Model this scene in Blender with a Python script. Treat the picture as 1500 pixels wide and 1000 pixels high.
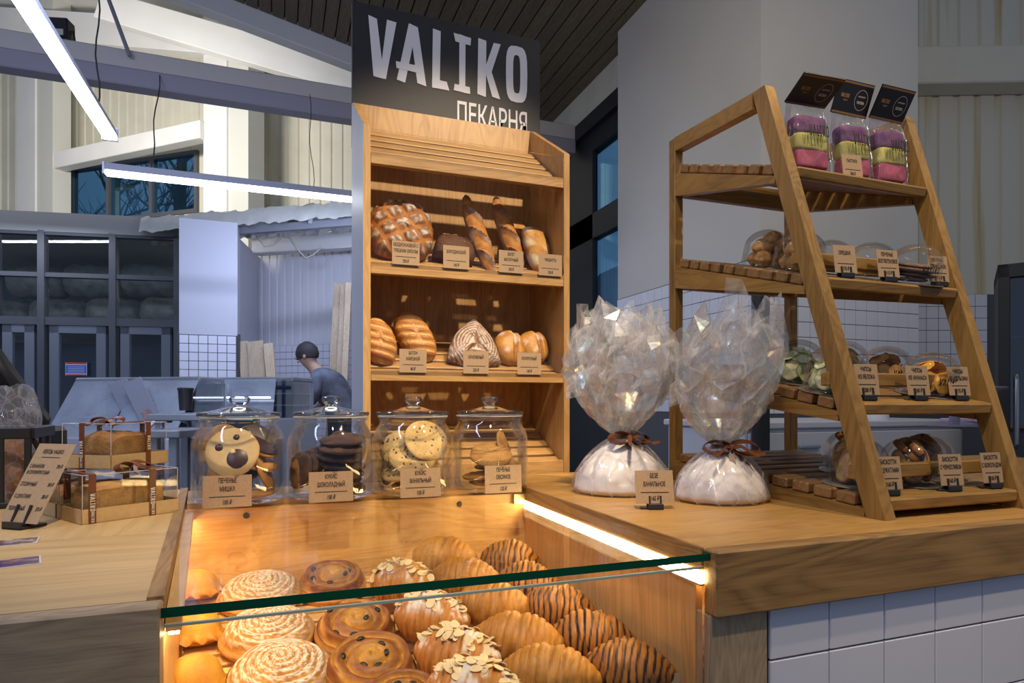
import bpy, bmesh, math, random
from mathutils import Vector, Matrix, Euler, noise

for _o in list(bpy.data.objects):
    bpy.data.objects.remove(_o)
SC = bpy.context.scene
COL = SC.collection
R = math.radians
PI = math.pi
rnd = random.Random(7)

# ------------------------------------------------------------------ camera
CT = 0.95                    # counter top height
EYE = 1.13
TH = R(20.28)
FPX, HY = 920.0, 590.0
_c, _s = math.cos(TH), math.sin(TH)
cam_d = bpy.data.cameras.new('camera')
cam_d.sensor_width = 36
cam_d.lens = FPX / 1500 * 36
cam_d.shift_y = (HY - 500) / 1500
cam_d.clip_start = 0.02
cam_d.clip_end = 200
cam = bpy.data.objects.new('camera', cam_d)
COL.objects.link(cam)
cam.location = (0, 0, EYE)
cam.rotation_euler = (R(90), 0, -TH)
SC.camera = cam

def CP(px, py, Z):
    """point of the photograph at depth Z, in world space"""
    x = (px - 750) / FPX * Z
    return Vector((x * _c + Z * _s, -x * _s + Z * _c, EYE + (HY - py) / FPX * Z))
def onz(px, py, z):
    return CP(px, py, (EYE - z) * FPX / (py - HY))
def onY(px, Y):
    t = (px - 750) / FPX
    return (t * _c + _s) / (_c - t * _s) * Y
def zat(X, Y, py):
    return EYE + (HY - py) / FPX * (X * _s + Y * _c)

# ------------------------------------------------------------------ world, exposure
SC.view_settings.view_transform = 'Standard'
SC.view_settings.look = 'None'
SC.view_settings.gamma = 1
SC.view_settings.exposure = 0.25
SC.view_settings.use_curve_mapping = False
SC.cycles.use_denoising = True
SC.cycles.max_bounces = 10
SC.cycles.transparent_max_bounces = 40
SC.cycles.sample_clamp_indirect = 6
SC.cycles.caustics_reflective = False
SC.cycles.caustics_refractive = False
W = bpy.data.worlds.new('dusk_sky')
SC.world = W
W.use_nodes = True
_bg = W.node_tree.nodes['Background']
_bg.inputs[0].default_value = (0.32, 0.40, 0.57, 1)
_bg.inputs[1].default_value = 0.32

def lamp(name, kind, loc, energy, color, target=None, size=0.1, size_y=None, angle=60, blend=0.4):
    d = bpy.data.lights.new(name, kind)
    d.energy = energy
    d.color = color
    if kind == 'AREA':
        d.size = size
        if size_y:
            d.shape = 'RECTANGLE'
            d.size_y = size_y
    else:
        d.shadow_soft_size = size
    if kind == 'SPOT':
        d.spot_size = R(angle)
        d.spot_blend = blend
    o = bpy.data.objects.new(name, d)
    COL.objects.link(o)
    o.location = loc
    if target is not None:
        o.rotation_euler = (Vector(target) - Vector(loc)).to_track_quat('-Z', 'Y').to_euler()
    return o

WARM = (1.0, 0.80, 0.56)
COOL = (0.60, 0.69, 1.0)
NEUT = (1.0, 0.95, 0.86)
# ceiling track spots over the goods
lamp('track_spot_bread', 'SPOT', (0.95, 0.10, 3.0), 165, WARM, (0.42, 1.65, 1.42), 0.03, angle=34, blend=0.5)
lamp('track_spot_rack', 'SPOT', (0.10, 0.15, 3.0), 60, WARM, (1.05, 0.95, 1.15), 0.03, angle=40, blend=0.6)
lamp('track_spot_counter', 'SPOT', (1.25, -0.25, 3.0), 80, WARM, (0.70, 1.0, 0.95), 0.04, angle=44, blend=0.6)
lamp('track_spot_jars', 'SPOT', (0.15, 0.05, 3.0), 125, WARM, (0.12, 1.25, 1.0), 0.04, angle=40, blend=0.7)
# area lamps added, mostly out of view, to brighten hall, aisle, pier, right wall
lamp('fill_front', 'AREA', (-1.6, 0.2, 2.9), 26, COOL, (-1.2, 1.6, 0), 0.12, 2.4)
lamp('fill_hall', 'AREA', (-3.0, 8.2, 4.7), 165, NEUT, (-2.6, 11.5, 4.9), 3.0, 0.3)
lamp('vestibule_fill', 'AREA', (-3.1, 8.0, 3.08), 16, (.75,.82,1.0), (-3.1, 8.4, 0), 2.2, 0.07)  # added inside to brighten the upper panes, showing as a tube strip
lamp('fill_recess', 'AREA', (0.3, 6.2, 2.85), 24, COOL, (0.1, 7.9, 1.3), 1.6, 0.12)
lamp('fill_aisle', 'AREA', (-1.2, 2.6, 3.1), 85, COOL, (-1.7, 5.0, 0.7), 1.8, 0.12)
lamp('fill_right', 'AREA', (2.4, 0.9, 3.4), 17, (1.0, .88, .70), (3.1, 3.4, 1.8), 2.4, 0.12)
lamp('fill_pier', 'AREA', (0.9, 3.4, 3.5), 6, (1.0, .90, .74), (2.9, 4.0, 2.2), 1.6, 0.12)

# ------------------------------------------------------------------ mesh helpers
class MB:
    def __init__(self):
        self.v, self.f, self.c, self.m = [], [], [], []
    def add(self, vs, fs, col=None, mi=0):
        b = len(self.v)
        self.v += [tuple(p) for p in vs]
        self.f += [tuple(b + i for i in f) for f in fs]
        self.m += [mi] * len(fs)
        if col is None:
            self.c += [(1, 1, 1)] * len(vs)
        elif isinstance(col, tuple):
            self.c += [col] * len(vs)
        else:
            self.c += list(col)
        return self
    def box(self, lo, hi, M=None, mi=0, col=None):
        x0, y0, z0 = lo; x1, y1, z1 = hi
        vs = [Vector(p) for p in ((x0,y0,z0),(x1,y0,z0),(x1,y1,z0),(x0,y1,z0),(x0,y0,z1),(x1,y0,z1),(x1,y1,z1),(x0,y1,z1))]
        if M is not None: vs = [M @ p for p in vs]
        return self.add(vs, [(0,3,2,1),(4,5,6,7),(0,1,5,4),(1,2,6,5),(2,3,7,6),(3,0,4,7)], col, mi)
    def rbox(self, lo, hi, r=0.003, M=None, mi=0, col=None):
        """box with chamfered edges"""
        lo, hi = Vector(lo), Vector(hi)
        r = min(r, *(0.49 * (hi[i] - lo[i]) for i in range(3)))
        vs, idx = [], {}
        for sx in (0, 1):
            for sy in (0, 1):
                for sz in (0, 1):
                    s = (sx, sy, sz)
                    for ax in range(3):
                        p = [0, 0, 0]
                        for k in range(3):
                            edge = hi[k] if s[k] else lo[k]
                            p[k] = edge if k == ax else edge + (-r if s[k] else r)
                        idx[(s, ax)] = len(vs)
                        vs.append(Vector(p))
        fs = []
        for ax in range(3):
            a, b = (ax + 1) % 3, (ax + 2) % 3
            for sv in (0, 1):
                def key(i, j):
                    s = [0, 0, 0]; s[ax] = sv; s[a] = i; s[b] = j
                    return idx[(tuple(s), ax)]
                q = [key(0,0), key(1,0), key(1,1), key(0,1)]
                fs.append(tuple(q if sv else q[::-1]))
        for ax in range(3):
            a, b = (ax + 1) % 3, (ax + 2) % 3
            for i in (0, 1):
                for j in (0, 1):
                    s0 = [0,0,0]; s1 = [0,0,0]
                    s0[a] = s1[a] = i; s0[b] = s1[b] = j; s1[ax] = 1
                    s0, s1 = tuple(s0), tuple(s1)
                    q = [idx[(s0,a)], idx[(s1,a)], idx[(s1,b)], idx[(s0,b)]]
                    fs.append(tuple(q[::-1] if (i ^ j) == 0 else q))
        for sx in (0, 1):
            for sy in (0, 1):
                for sz in (0, 1):
                    s = (sx, sy, sz)
                    t = [idx[(s,0)], idx[(s,1)], idx[(s,2)]]
                    fs.append(tuple(t if (sx ^ sy ^ sz) else t[::-1]))
        if M is not None: vs = [M @ p for p in vs]
        return self.add(vs, fs, col, mi)
    def bar(self, p0, p1, w, d, up=(0,0,1), r=0.002, mi=0, col=None):
        """rectangular bar from p0 to p1, w across, d along up"""
        p0, p1 = Vector(p0), Vector(p1)
        z = (p1 - p0); L = z.length; z.normalize()
        x = Vector(up).cross(z)
        if x.length < 1e-5: x = Vector((1,0,0)).cross(z)
        x.normalize(); y = z.cross(x)
        M = Matrix((x, y, z)).transposed().to_4x4(); M.translation = p0
        return self.rbox((-w/2, -d/2, 0), (w/2, d/2, L), r, M, mi, col)
    def prism(self, poly, d, M=None, mi=0, col=None):
        """polygon in xy extruded along z by d"""
        n = len(poly)
        vs = [Vector((x, y, 0)) for x, y in poly] + [Vector((x, y, d)) for x, y in poly]
        fs = [tuple(range(n))[::-1], tuple(range(n, 2*n))] + [(i, (i+1) % n, n + (i+1) % n, n + i) for i in range(n)]
        if M is not None: vs = [M @ p for p in vs]
        return self.add(vs, fs, col, mi)
    def lathe(self, prof, n=32, M=None, mi=0, col=None):
        vs, fs = [], []
        for r, z in prof:
            for k in range(n):
                a = 2 * PI * k / n
                vs.append(Vector((r * math.cos(a), r * math.sin(a), z)))
        for i in range(len(prof) - 1):
            for k in range(n):
                k2 = (k + 1) % n
                fs.append((i*n + k, i*n + k2, (i+1)*n + k2, (i+1)*n + k))
        if M is not None: vs = [M @ p for p in vs]
        return self.add(vs, fs, col, mi)
    def tube(self, pts, rad, n=8, mi=0, col=None, cap=True):
        pts = [Vector(p) for p in pts]
        vs, fs = [], []
        prev = None
        for i, p in enumerate(pts):
            t = (pts[min(i+1, len(pts)-1)] - pts[max(i-1, 0)]).normalized()
            x = prev if prev is not None else (Vector((0,0,1)) if abs(t.z) < .9 else Vector((1,0,0)))
            x = (x - t * x.dot(t)).normalized(); prev = x
            y = t.cross(x)
            r = rad[i] if isinstance(rad, (list, tuple)) else rad
            for k in range(n):
                a = 2 * PI * k / n
                vs.append(p + x * (r * math.cos(a)) + y * (r * math.sin(a)))
        for i in range(len(pts) - 1):
            for k in range(n):
                k2 = (k + 1) % n
                fs.append((i*n + k, i*n + k2, (i+1)*n + k2, (i+1)*n + k))
        if cap:
            fs.append(tuple(range(n))[::-1]); fs.append(tuple(range((len(pts)-1)*n, len(pts)*n)))
        return self.add(vs, fs, col, mi)
    def ribbon(self, pts, wdir, w, mi=0, th=0.0006):
        """strip of width w along pts; wdir is the width direction (or a list)"""
        pts = [Vector(p) for p in pts]
        vs, fs = [], []
        for i, p in enumerate(pts):
            wd = Vector(wdir[i] if isinstance(wdir, list) else wdir).normalized()
            t = (pts[min(i+1, len(pts)-1)] - pts[max(i-1, 0)]).normalized()
            nrm = wd.cross(t)
            nrm = nrm.normalized() if nrm.length > 1e-6 else Vector((0,0,1))
            ww = w[i] if isinstance(w, list) else w
            vs += [p - wd*ww/2 + nrm*th, p + wd*ww/2 + nrm*th, p + wd*ww/2 - nrm*th, p - wd*ww/2 - nrm*th]
        for i in range(len(pts)-1):
            a, b = i*4, i*4+4
            for k in range(4):
                fs.append((a+k, a+(k+1) % 4, b+(k+1) % 4, b+k))
        fs.append((3,2,1,0)); e = (len(pts)-1)*4; fs.append((e,e+1,e+2,e+3))
        return self.add(vs, fs, None, mi)
    def grid(self, nu, nv, fn, wrap_u=False, mi=0):
        """surface from fn(i/nu, j/nv) -> Vector or (Vector, colour)"""
        vs, cs, fs = [], [], []
        cu = nu if wrap_u else nu + 1
        for j in range(nv + 1):
            for i in range(cu):
                q = fn(i / nu, j / nv)
                if isinstance(q, tuple): vs.append(q[0]); cs.append(q[1])
                else: vs.append(q); cs.append((1,1,1))
        for j in range(nv):
            for i in range(nu):
                i2 = (i + 1) % cu
                fs.append((j*cu + i, j*cu + i2, (j+1)*cu + i2, (j+1)*cu + i))
        return self.add(vs, fs, cs, mi)
    def mesh(self, name, mats, smooth=None):
        me = bpy.data.meshes.new(name)
        me.from_pydata(self.v, [], self.f)
        if any(c != (1,1,1) for c in self.c):
            at = me.color_attributes.new('Col', 'FLOAT_COLOR', 'POINT')
            buf = []
            for c in self.c: buf += [c[0], c[1], c[2], 1.0]
            at.data.foreach_set('color', buf)
        for m in (mats if isinstance(mats, (list, tuple)) else [mats]):
            me.materials.append(m)
        if any(self.m): me.polygons.foreach_set('material_index', self.m)
        me.update()
        if smooth is not None:
            me.shade_smooth()
            if smooth < 180: me.set_sharp_from_angle(angle=R(smooth))
        return me
    def obj(self, name, mats, parent=None, smooth=None, loc=None, rot=None, **kw):
        return link(name, self.mesh(name, mats, smooth), parent, loc, rot, **kw)

def link(name, data, parent=None, loc=None, rot=None, label=None, cat=None, group=None, kind=None, mw=None, scale=None):
    o = bpy.data.objects.new(name, data)
    COL.objects.link(o)
    if parent is not None: o.parent = parent
    if mw is not None: o.matrix_local = mw
    if loc is not None: o.location = loc
    if rot is not None: o.rotation_euler = rot
    if scale is not None: o.scale = scale
    if label: o['label'] = label
    if cat: o['category'] = cat
    if group: o['group'] = group
    if kind: o['kind'] = kind
    return o
def thing(name, label, cat, loc=(0,0,0), rot=(0,0,0), group=None, mw=None):
    return link(name, None, None, None if mw else loc, None if mw else rot, label, cat, group, mw=mw)
def struct(mb, name, mats, smooth=None, label=None, **kw):
    return mb.obj(name, mats, None, smooth, kind='structure', label=label, **kw)
def copy_tree(o, parent=None, loc=None, rot=None, label=None, **kw):
    c = o.copy(); COL.objects.link(c); c.parent = parent
    if loc is not None: c.location = loc
    if rot is not None: c.rotation_euler = rot
    if label: c['label'] = label
    for ch in list(o.children): copy_tree(ch, c)
    return c
def frame_M(origin, x, y, z=None):
    x = Vector(x).normalized(); y = Vector(y).normalized()
    z = Vector(z).normalized() if z is not None else x.cross(y)
    M = Matrix((x, y, z)).transposed().to_4x4(); M.translation = Vector(origin)
    return M
def lerp(a, b, t): return a + (b - a) * t
def mix3(a, b, t):
    t = max(0., min(1., t))
    return tuple(a[i] + (b[i] - a[i]) * t for i in range(3))
def sstep(a, b, x):
    t = max(0., min(1., (x - a) / (b - a)))
    return t * t * (3 - 2 * t)
def nz(x, y=0., z=0.): return noise.noise(Vector((x, y, z)))

# ------------------------------------------------------------------ materials
class NT:
    def __init__(self, name):
        self.m = bpy.data.materials.new(name)
        self.m.use_nodes = True
        self.t = self.m.node_tree
        self.t.nodes.clear()
        self.out = self.t.nodes.new('ShaderNodeOutputMaterial')
    def n(self, kind, props=None, **ins):
        nd = self.t.nodes.new('ShaderNode' + kind)
        for k, v in (props or {}).items(): setattr(nd, k, v)
        for k, v in ins.items():
            k2 = k.replace('_', ' ')
            sock = nd.inputs[int(k[1:])] if k[0] == 'i' and k[1:].isdigit() else nd.inputs[k2]
            if hasattr(v, 'bl_idname') or hasattr(v, 'is_linked'): self.t.links.new(v, sock)
            else: sock.default_value = v
        return nd
    def ramp(self, fac, stops):
        nd = self.n('ValToRGB', Fac=fac)
        el = nd.color_ramp.elements
        while len(el) > 1: el.remove(el[0])
        for i, (p, c) in enumerate(stops):
            e = el[0] if i == 0 else el.new(p)
            e.position = p
            e.color = (*c, 1) if len(c) == 3 else c
        return nd.outputs[0]
    def done(self, sh):
        self.t.links.new(sh, self.out.inputs[0]); return self.m
def C4(c): return (c[0], c[1], c[2], 1)
_mc = {}
def plain(name, col, rough=0.5, metal=0.0, spec=0.5, var=0.0, vscale=8.0, bump=0.0, bscale=60.0, emit=None):
    if name in _mc: return _mc[name]
    t = NT(name)
    base = None
    co = t.n('TexCoord').outputs['Object']
    if var:
        nn = t.n('TexNoise', Vector=co, Scale=vscale, Detail=4.0).outputs[0]
        base = t.ramp(nn, [(0.3, tuple(x * (1 - var) for x in col)), (0.7, tuple(min(1, x * (1 + var)) for x in col))])
    b = t.n('BsdfPrincipled', Base_Color=base if base else C4(col), Roughness=rough, Metallic=metal)
    b.inputs['Specular IOR Level'].default_value = spec
    if bump:
        bn = t.n('TexNoise', Vector=co, Scale=bscale, Detail=3.0).outputs[0]
        bp = t.n('Bump', Strength=bump, Distance=0.002, Height=bn)
        t.t.links.new(bp.outputs[0], b.inputs['Normal'])
    if emit:
        b.inputs['Emission Color'].default_value = C4(emit[:3]); b.inputs['Emission Strength'].default_value = emit[3]
    _mc[name] = t.done(b.outputs[0])
    return _mc[name]
def wood(name, light, dark, axis='x', rough=0.45, scale=1.0, fig=1.0):
    """oak: long streaks and pores along one axis of the piece"""
    if name in _mc: return _mc[name]
    t = NT(name)
    co = t.n('TexCoord').outputs['Object']
    oi = t.n('ObjectInfo').outputs['Random']
    off = t.n('VectorMath', {'operation': 'SCALE'}, Vector=(3.1, 5.7, 9.3)); t.t.links.new(t.n('Math', {'operation': 'MULTIPLY'}, i0=oi, i1=4.0).outputs[0], off.inputs['Scale'])
    co = t.n('VectorMath', {'operation': 'ADD'}, i0=co, i1=off.outputs[0]).outputs[0]
    def mp(al, ac):
        sc = {'x': (al, ac, ac), 'y': (ac, al, ac), 'z': (ac, ac, al)}[axis]
        return t.n('Mapping', Vector=co, Scale=tuple(q * scale for q in sc)).outputs[0]
    n1 = t.n('TexNoise', Vector=mp(1.6, 11), Scale=1.0, Detail=3.0, Distortion=1.2).outputs[0]
    rings = t.n('Math', {'operation': 'MULTIPLY'}, i0=n1, i1=11.0 * fig).outputs[0]
    rings = t.n('Math', {'operation': 'FRACT'}, i0=rings).outputs[0]
    rings = t.n('Math', {'operation': 'PINGPONG'}, i0=rings, i1=0.5).outputs[0]
    n2 = t.n('TexNoise', Vector=mp(7, 330), Scale=1.0, Detail=3.0, Roughness=0.7).outputs[0]
    n3 = t.n('TexNoise', Vector=mp(2.2, 30), Scale=1.0, Detail=2.0).outputs[0]
    a = t.n('Math', {'operation': 'MULTIPLY_ADD'}, i0=rings, i1=0.55, i2=0.0).outputs[0]
    b_ = t.n('Math', {'operation': 'MULTIPLY_ADD'}, i0=n2, i1=0.55, i2=a).outputs[0]
    c_ = t.n('Math', {'operation': 'MULTIPLY_ADD'}, i0=n3, i1=0.45, i2=b_).outputs[0]
    mid = mix3(light, dark, .45)
    col = t.ramp(c_, [(0.36, dark), (0.56, mid), (0.80, light)])
    hv = t.n('Math', {'operation': 'MULTIPLY_ADD'}, i0=oi, i1=0.26, i2=0.87).outputs[0]
    col = t.n('HueSaturation', Color=col, Value=hv).outputs[0]
    b = t.n('BsdfPrincipled', Base_Color=col, Roughness=rough)
    bp = t.n('Bump', Strength=0.25, Distance=0.0006, Height=n2)
    t.t.links.new(bp.outputs[0], b.inputs['Normal'])
    _mc[name] = t.done(b.outputs[0])
    return _mc[name]
def thin_glass(name, tint=(0.96, 0.98, 0.98), refl=1.0, rough=0.015, base=0.03):
    if name in _mc: return _mc[name]
    t = NT(name)
    tr = t.n('BsdfTransparent', Color=C4(tint))
    gl = t.n('BsdfGlossy', Color=(1, 1, 1, 1), Roughness=rough)
    lw = t.n('LayerWeight', Blend=0.25).outputs['Fresnel']
    f = t.n('Math', {'operation': 'MULTIPLY_ADD', 'use_clamp': True}, i0=lw, i1=refl, i2=base).outputs[0]
    _mc[name] = t.done(t.n('MixShader', i0=f, i1=tr.outputs[0], i2=gl.outputs[0]).outputs[0])
    return _mc[name]
def solid_glass(name, col=(1, 1, 1), ior=1.45):
    if name in _mc: return _mc[name]
    t = NT(name)
    g = t.n('BsdfGlass', Color=C4(col), Roughness=0.0, IOR=ior)
    tr = t.n('BsdfTransparent', Color=C4(col))
    _mc[name] = t.done(t.n('MixShader', i0=0.45, i1=g.outputs[0], i2=tr.outputs[0]).outputs[0])
    return _mc[name]
def emissive(name, col, strength):
    if name in _mc: return _mc[name]
    t = NT(name)
    _mc[name] = t.done(t.n('Emission', Color=C4(col), Strength=strength).outputs[0])
    return _mc[name]
def baked(name, rough=0.45, bump=0.35, bscale=180.0, var=0.25, sugar=0.0):
    """pastry: colour from the piece's own crust map, fine speckle on top"""
    if name in _mc: return _mc[name]
    t = NT(name)
    co = t.n('TexCoord').outputs['Object']
    at = t.n('Attribute', {'attribute_name': 'Col'}).outputs['Color']
    n1 = t.n('TexNoise', Vector=co, Scale=bscale, Detail=4.0).outputs[0]
    n2 = t.n('TexNoise', Vector=co, Scale=bscale * .22, Detail=3.0).outputs[0]
    s = t.n('Math', {'operation': 'ADD'}, i0=n1, i1=n2).outputs[0]
    v = t.n('Math', {'operation': 'MULTIPLY_ADD'}, i0=s, i1=var * 2, i2=1 - var * 2).outputs[0]
    col = t.n('HueSaturation', Color=at, Value=v).outputs[0]
    b = t.n('BsdfPrincipled', Base_Color=col, Roughness=rough)
    bp = t.n('Bump', Strength=bump, Distance=0.002, Height=n1)
    t.t.links.new(bp.outputs[0], b.inputs['Normal'])
    _mc[name] = t.done(b.outputs[0])
    return _mc[name]

OAKL, OAKD = (0.60, 0.37, 0.165), (0.36, 0.195, 0.075)
M_cab = {a: wood('oak_cabinet_' + a, (0.54, 0.31, 0.110), (0.35, 0.18, 0.052), a) for a in 'xyz'}
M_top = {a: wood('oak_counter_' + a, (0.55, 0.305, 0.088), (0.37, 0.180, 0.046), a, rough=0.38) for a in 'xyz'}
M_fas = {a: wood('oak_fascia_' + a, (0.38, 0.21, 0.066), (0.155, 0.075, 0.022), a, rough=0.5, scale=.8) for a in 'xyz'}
M_gry = {a: wood('oak_grey_' + a, (0.47, 0.34, 0.20), (0.28, 0.19, 0.11), a, rough=0.5, scale=1.5) for a in 'xyz'}
M_pale = {a: wood('oak_pale_' + a, (0.62, 0.42, 0.18), (0.46, 0.28, 0.105), a, rough=0.4, fig=.6) for a in 'xyz'}
M_well = {a: wood('oak_well_' + a, (0.76, 0.45, 0.16), (0.55, 0.29, 0.085), a, rough=0.42) for a in 'xyz'}
M_rack = {a: wood('oiled_oak_' + a, (0.34, 0.190, 0.046), (0.17, 0.085, 0.018), a, rough=0.45) for a in 'xyz'}
M_slat = {a: wood('oiled_oak_slat_' + a, (0.29, 0.155, 0.055), (0.125, 0.062, 0.022), a, rough=0.5) for a in 'xyz'}
M_plank = {a: wood('pine_' + a, (0.50, 0.40, 0.28), (0.36, 0.27, 0.17), a, rough=0.7) for a in 'xyz'}
M_white = plain('white_paint', (0.72, 0.71, 0.70), 0.6, var=0.04, vscale=2)
M_cream = plain('cream_sheet', (0.66, 0.63, 0.52), 0.55, var=0.05, vscale=3)
M_tile = plain('glazed_white_tile', (0.74, 0.74, 0.80), 0.16, var=0.02)
M_grout = plain('dark_grout', (0.045, 0.035, 0.03), 0.9)
M_grout2 = plain('grey_grout', (0.10, 0.10, 0.11), 0.9)
M_blk = plain('black_metal', (0.018, 0.017, 0.016), 0.4)
M_blkp = plain('black_plastic', (0.022, 0.021, 0.021), 0.35)
M_ink = plain('black_ink', (0.015, 0.012, 0.010), 0.6)
M_kraft = plain('kraft_card', (0.38, 0.255, 0.145), 0.8, var=0.10, vscale=300)
M_kraftb = plain('kraft_box', (0.55, 0.37, 0.17), 0.75, var=0.06, vscale=120)
M_signb = plain('sign_black', (0.022, 0.020, 0.021), 0.55, var=0.1, vscale=30)
M_signw = plain('sign_white', (0.80, 0.78, 0.77), 0.6)
M_ribbon = plain('brown_ribbon', (0.15, 0.045, 0.013), 0.32, var=0.12, vscale=40)
M_ribtxt = plain('ribbon_print', (0.75, 0.68, 0.60), 0.5)
M_grey = plain('grey_steel', (0.23, 0.235, 0.27), 0.42, metal=0.2)
M_steel = plain('stainless', (0.42, 0.44, 0.48), 0.3, metal=0.75, var=0.08, vscale=5)
M_frame = plain('graphite_frame', (0.085, 0.09, 0.105), 0.5)
M_dark = plain('dark_frame', (0.016, 0.016, 0.018), 0.5)
M_glass = thin_glass('clear_glass', refl=.5)
M_jar = thin_glass('jar_glass', (0.99, 0.995, 0.99), refl=0.5, base=0.02)
M_plastic = thin_glass('clear_plastic', (0.975, 0.975, 0.965), refl=0.45, base=0.015, rough=0.03)
M_pane = thin_glass('display_glass', (0.975, 0.992, 0.98), refl=0.17, base=0.008, rough=0.008)
M_gedge = plain('green_glass_edge', (0.002, 0.060, 0.030), 0.25, spec=0.15)
M_gline = plain('pale_glass_edge', (0.35, 0.42, 0.36), 0.3)
M_lid = thin_glass('lid_glass', (0.97, 0.985, 0.98), refl=0.9, base=0.05)
M_led = emissive('warm_led', (1.0, 0.70, 0.32), 34.0)
M_tube = emissive('cool_tube', (0.88, 0.93, 1.0), 8.5)

def wobj(mb, name, mats, parent, smooth=None, **kw):
    """part whose vertices are given in world space"""
    Mi = parent.matrix_basis.inverted()
    mb.v = [tuple(Mi @ Vector(p)) for p in mb.v]
    return mb.obj(name, mats, parent, smooth, **kw)

# ================================================================== THE SETTING
def wall_slab(name, p0, p1, z0, z1, mat, th=0.12, label=None):
    """wall between two plan points, its face on the left of p0->p1 seen from above turned to the camera"""
    p0 = Vector((p0[0], p0[1], 0)); p1 = Vector((p1[0], p1[1], 0))
    d = (p1 - p0).normalized(); n = Vector((d.y, -d.x, 0))
    if n.dot(-p0) < 0: n = -n
    mb = MB()
    a, b = p0, p1; c, e = p1 - n*th, p0 - n*th
    vs = [Vector((q.x, q.y, z)) for z in (z0, z1) for q in (a, b, c, e)]
    mb.add(vs, [(0,1,2,3),(4,5,6,7),(0,1,5,4),(1,2,6,5),(2,3,7,6),(3,0,4,7)])
    return struct(mb, name, mat, label=label)
def corrugated(name, p0, p1, z0, z1, mat, pitch=0.2, depth=0.02, slope=0.0, parent=None):
    """ribbed cladding sheet between two plan points"""
    p0 = Vector((p0[0], p0[1], 0)); p1 = Vector((p1[0], p1[1], 0))
    L = (p1 - p0).length; d = (p1 - p0) / L; n = Vector((d.y, -d.x, 0))
    if n.dot(-p0) < 0: n = -n
    xs = []
    k = 0
    while k * pitch < L:
        for f, h in ((0, 0), (0.62, 0), (0.70, 1), (0.92, 1), (1.0, 0)):
            if f < 1 and (k + f) * pitch <= L: xs.append(((k + f) * pitch, h))
        k += 1
    mb = MB()
    vs = []
    for x, h in xs:
        q = p0 + d * x + n * (-depth * h)
        vs += [Vector((q.x, q.y, z0)), Vector((q.x, q.y, z1 + slope * x))]
    mb.add(vs, [(2*i, 2*i+2, 2*i+3, 2*i+1) for i in range(len(xs) - 1)])
    back = []
    for x in (0, L):
        q = p0 + d * x - n * (depth + 0.05)
        back += [Vector((q.x, q.y, z0)), Vector((q.x, q.y, z1 + slope * x))]
    mb.add(back, [(0, 1, 3, 2)])
    if parent: return wobj(mb, name, mat, parent)
    return struct(mb, name, mat)
_tile_cache = {}
def tile_field(parent, origin, dx, nrm, z0, nx, nzr, size, gap, mat, skip=None, th=0.006, x_first=None):
    """each tile its own object, sharing one mesh"""
    key = (size, gap, mat.name)
    if key not in _tile_cache:
        t = MB(); s = size - gap
        t.rbox((0, -th, 0), (s, 0, s), 0.0012)
        _tile_cache[key] = t.mesh('tile', mat)
    me = _tile_cache[key]
    dx = Vector(dx).normalized(); nrm = Vector(nrm).normalized()
    M = frame_M((0,0,0), dx, -nrm, (0,0,1))
    Pi = parent.matrix_basis.inverted()
    for j in range(nzr):
        for i in range(nx):
            if skip and skip(i, j): continue
            p = Vector(origin) + dx * (i * size + gap/2); p.z = z0 + j * size + gap/2
            Mt = M.copy(); Mt.translation = p
            link('tile', me, parent, mw=Pi @ Mt)

fl = MB(); fl.box((-9, -2, -0.05), (8, 19, 0))
struct(fl, 'floor', plain('grey_floor', (0.20, 0.19, 0.20), 0.35, var=0.1, vscale=2), label='grey tiled floor of the market hall')

# dark slatted ceiling sloping down to the right, boards running front to back
XE, ZE, YF, SL = 3.05, 4.45, 6.9, 0.21
ceil = struct(MB().add([(XE, YF, ZE+.03), (XE, 0.6, ZE+.03), (-1.6, 0.6, ZE+.03+SL*4.65), (-1.6, YF, ZE+.03+SL*4.65)], [(0,1,2,3)]),
              'ceiling', plain('ceiling_back', (0.012, 0.010, 0.008), 0.9), label='sloping ceiling of dark brown boards above the bakery')
cb = MB(); cb.rbox((0, 0, 0), (0.118, YF - 0.6, 0.02), 0.004)
cb_me = cb.mesh('board', wood('ceiling_board', (0.15, 0.115, 0.070), (0.075, 0.056, 0.034), 'y', rough=0.6))
for k in range(38):
    x = XE - 0.125 * (k + 1)
    M = frame_M((x, 0.6, ZE + SL * (XE - x)), (1, 0, -SL), (0, 1, 0))
    link('board', cb_me, ceil, mw=M)
# white rake beam at the far edge of the ceiling
rb = MB()
rb.bar((XE + .1, YF + .1, ZE - .03), (-1.9, YF + .1, ZE - .03 + SL * 5.05), 0.16, 0.34, up=(0,0,1), r=.01)
struct(rb, 'trim_1', M_white, label='white sloping beam along the far edge of the dark ceiling')
# eave strip and window wall on the right
ev = MB(); ev.box((XE - .02, 4.2, ZE - .34), (XE + .1, YF, ZE + .02))
struct(ev, 'trim_2', M_cream, label='pale eave strip above the dark framed window')
es = MB(); es.box((XE - .06, 4.2, ZE - .50), (XE + .12, YF, ZE - .34))
struct(es, 'trim_3', M_dark, label='dark lintel above the blue window')
win = thing('window_1', None, None, (XE, 5.6, 0)); win['kind'] = 'structure'; win['label'] = 'dark framed window with blue dusk sky beside the white pier'
yA, yB = 4.3, 6.85
for (z0, z1) in ((0.0, 1.85), (2.84, 3.10), (3.75, ZE - .30)):
    wobj(MB().box((XE, yA, z0), (XE + .1, yB, z1)), 'frame_rail', M_dark, win)
for y in (4.35,):
    wobj(MB().box((XE, y, 1.85), (XE + .1, y + .08, 3.75)), 'frame_post', M_dark, win)
wobj(MB().box((XE, 5.84, 1.85), (XE + .06, yB, 3.75)), 'frame_post', M_dark, win)
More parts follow.
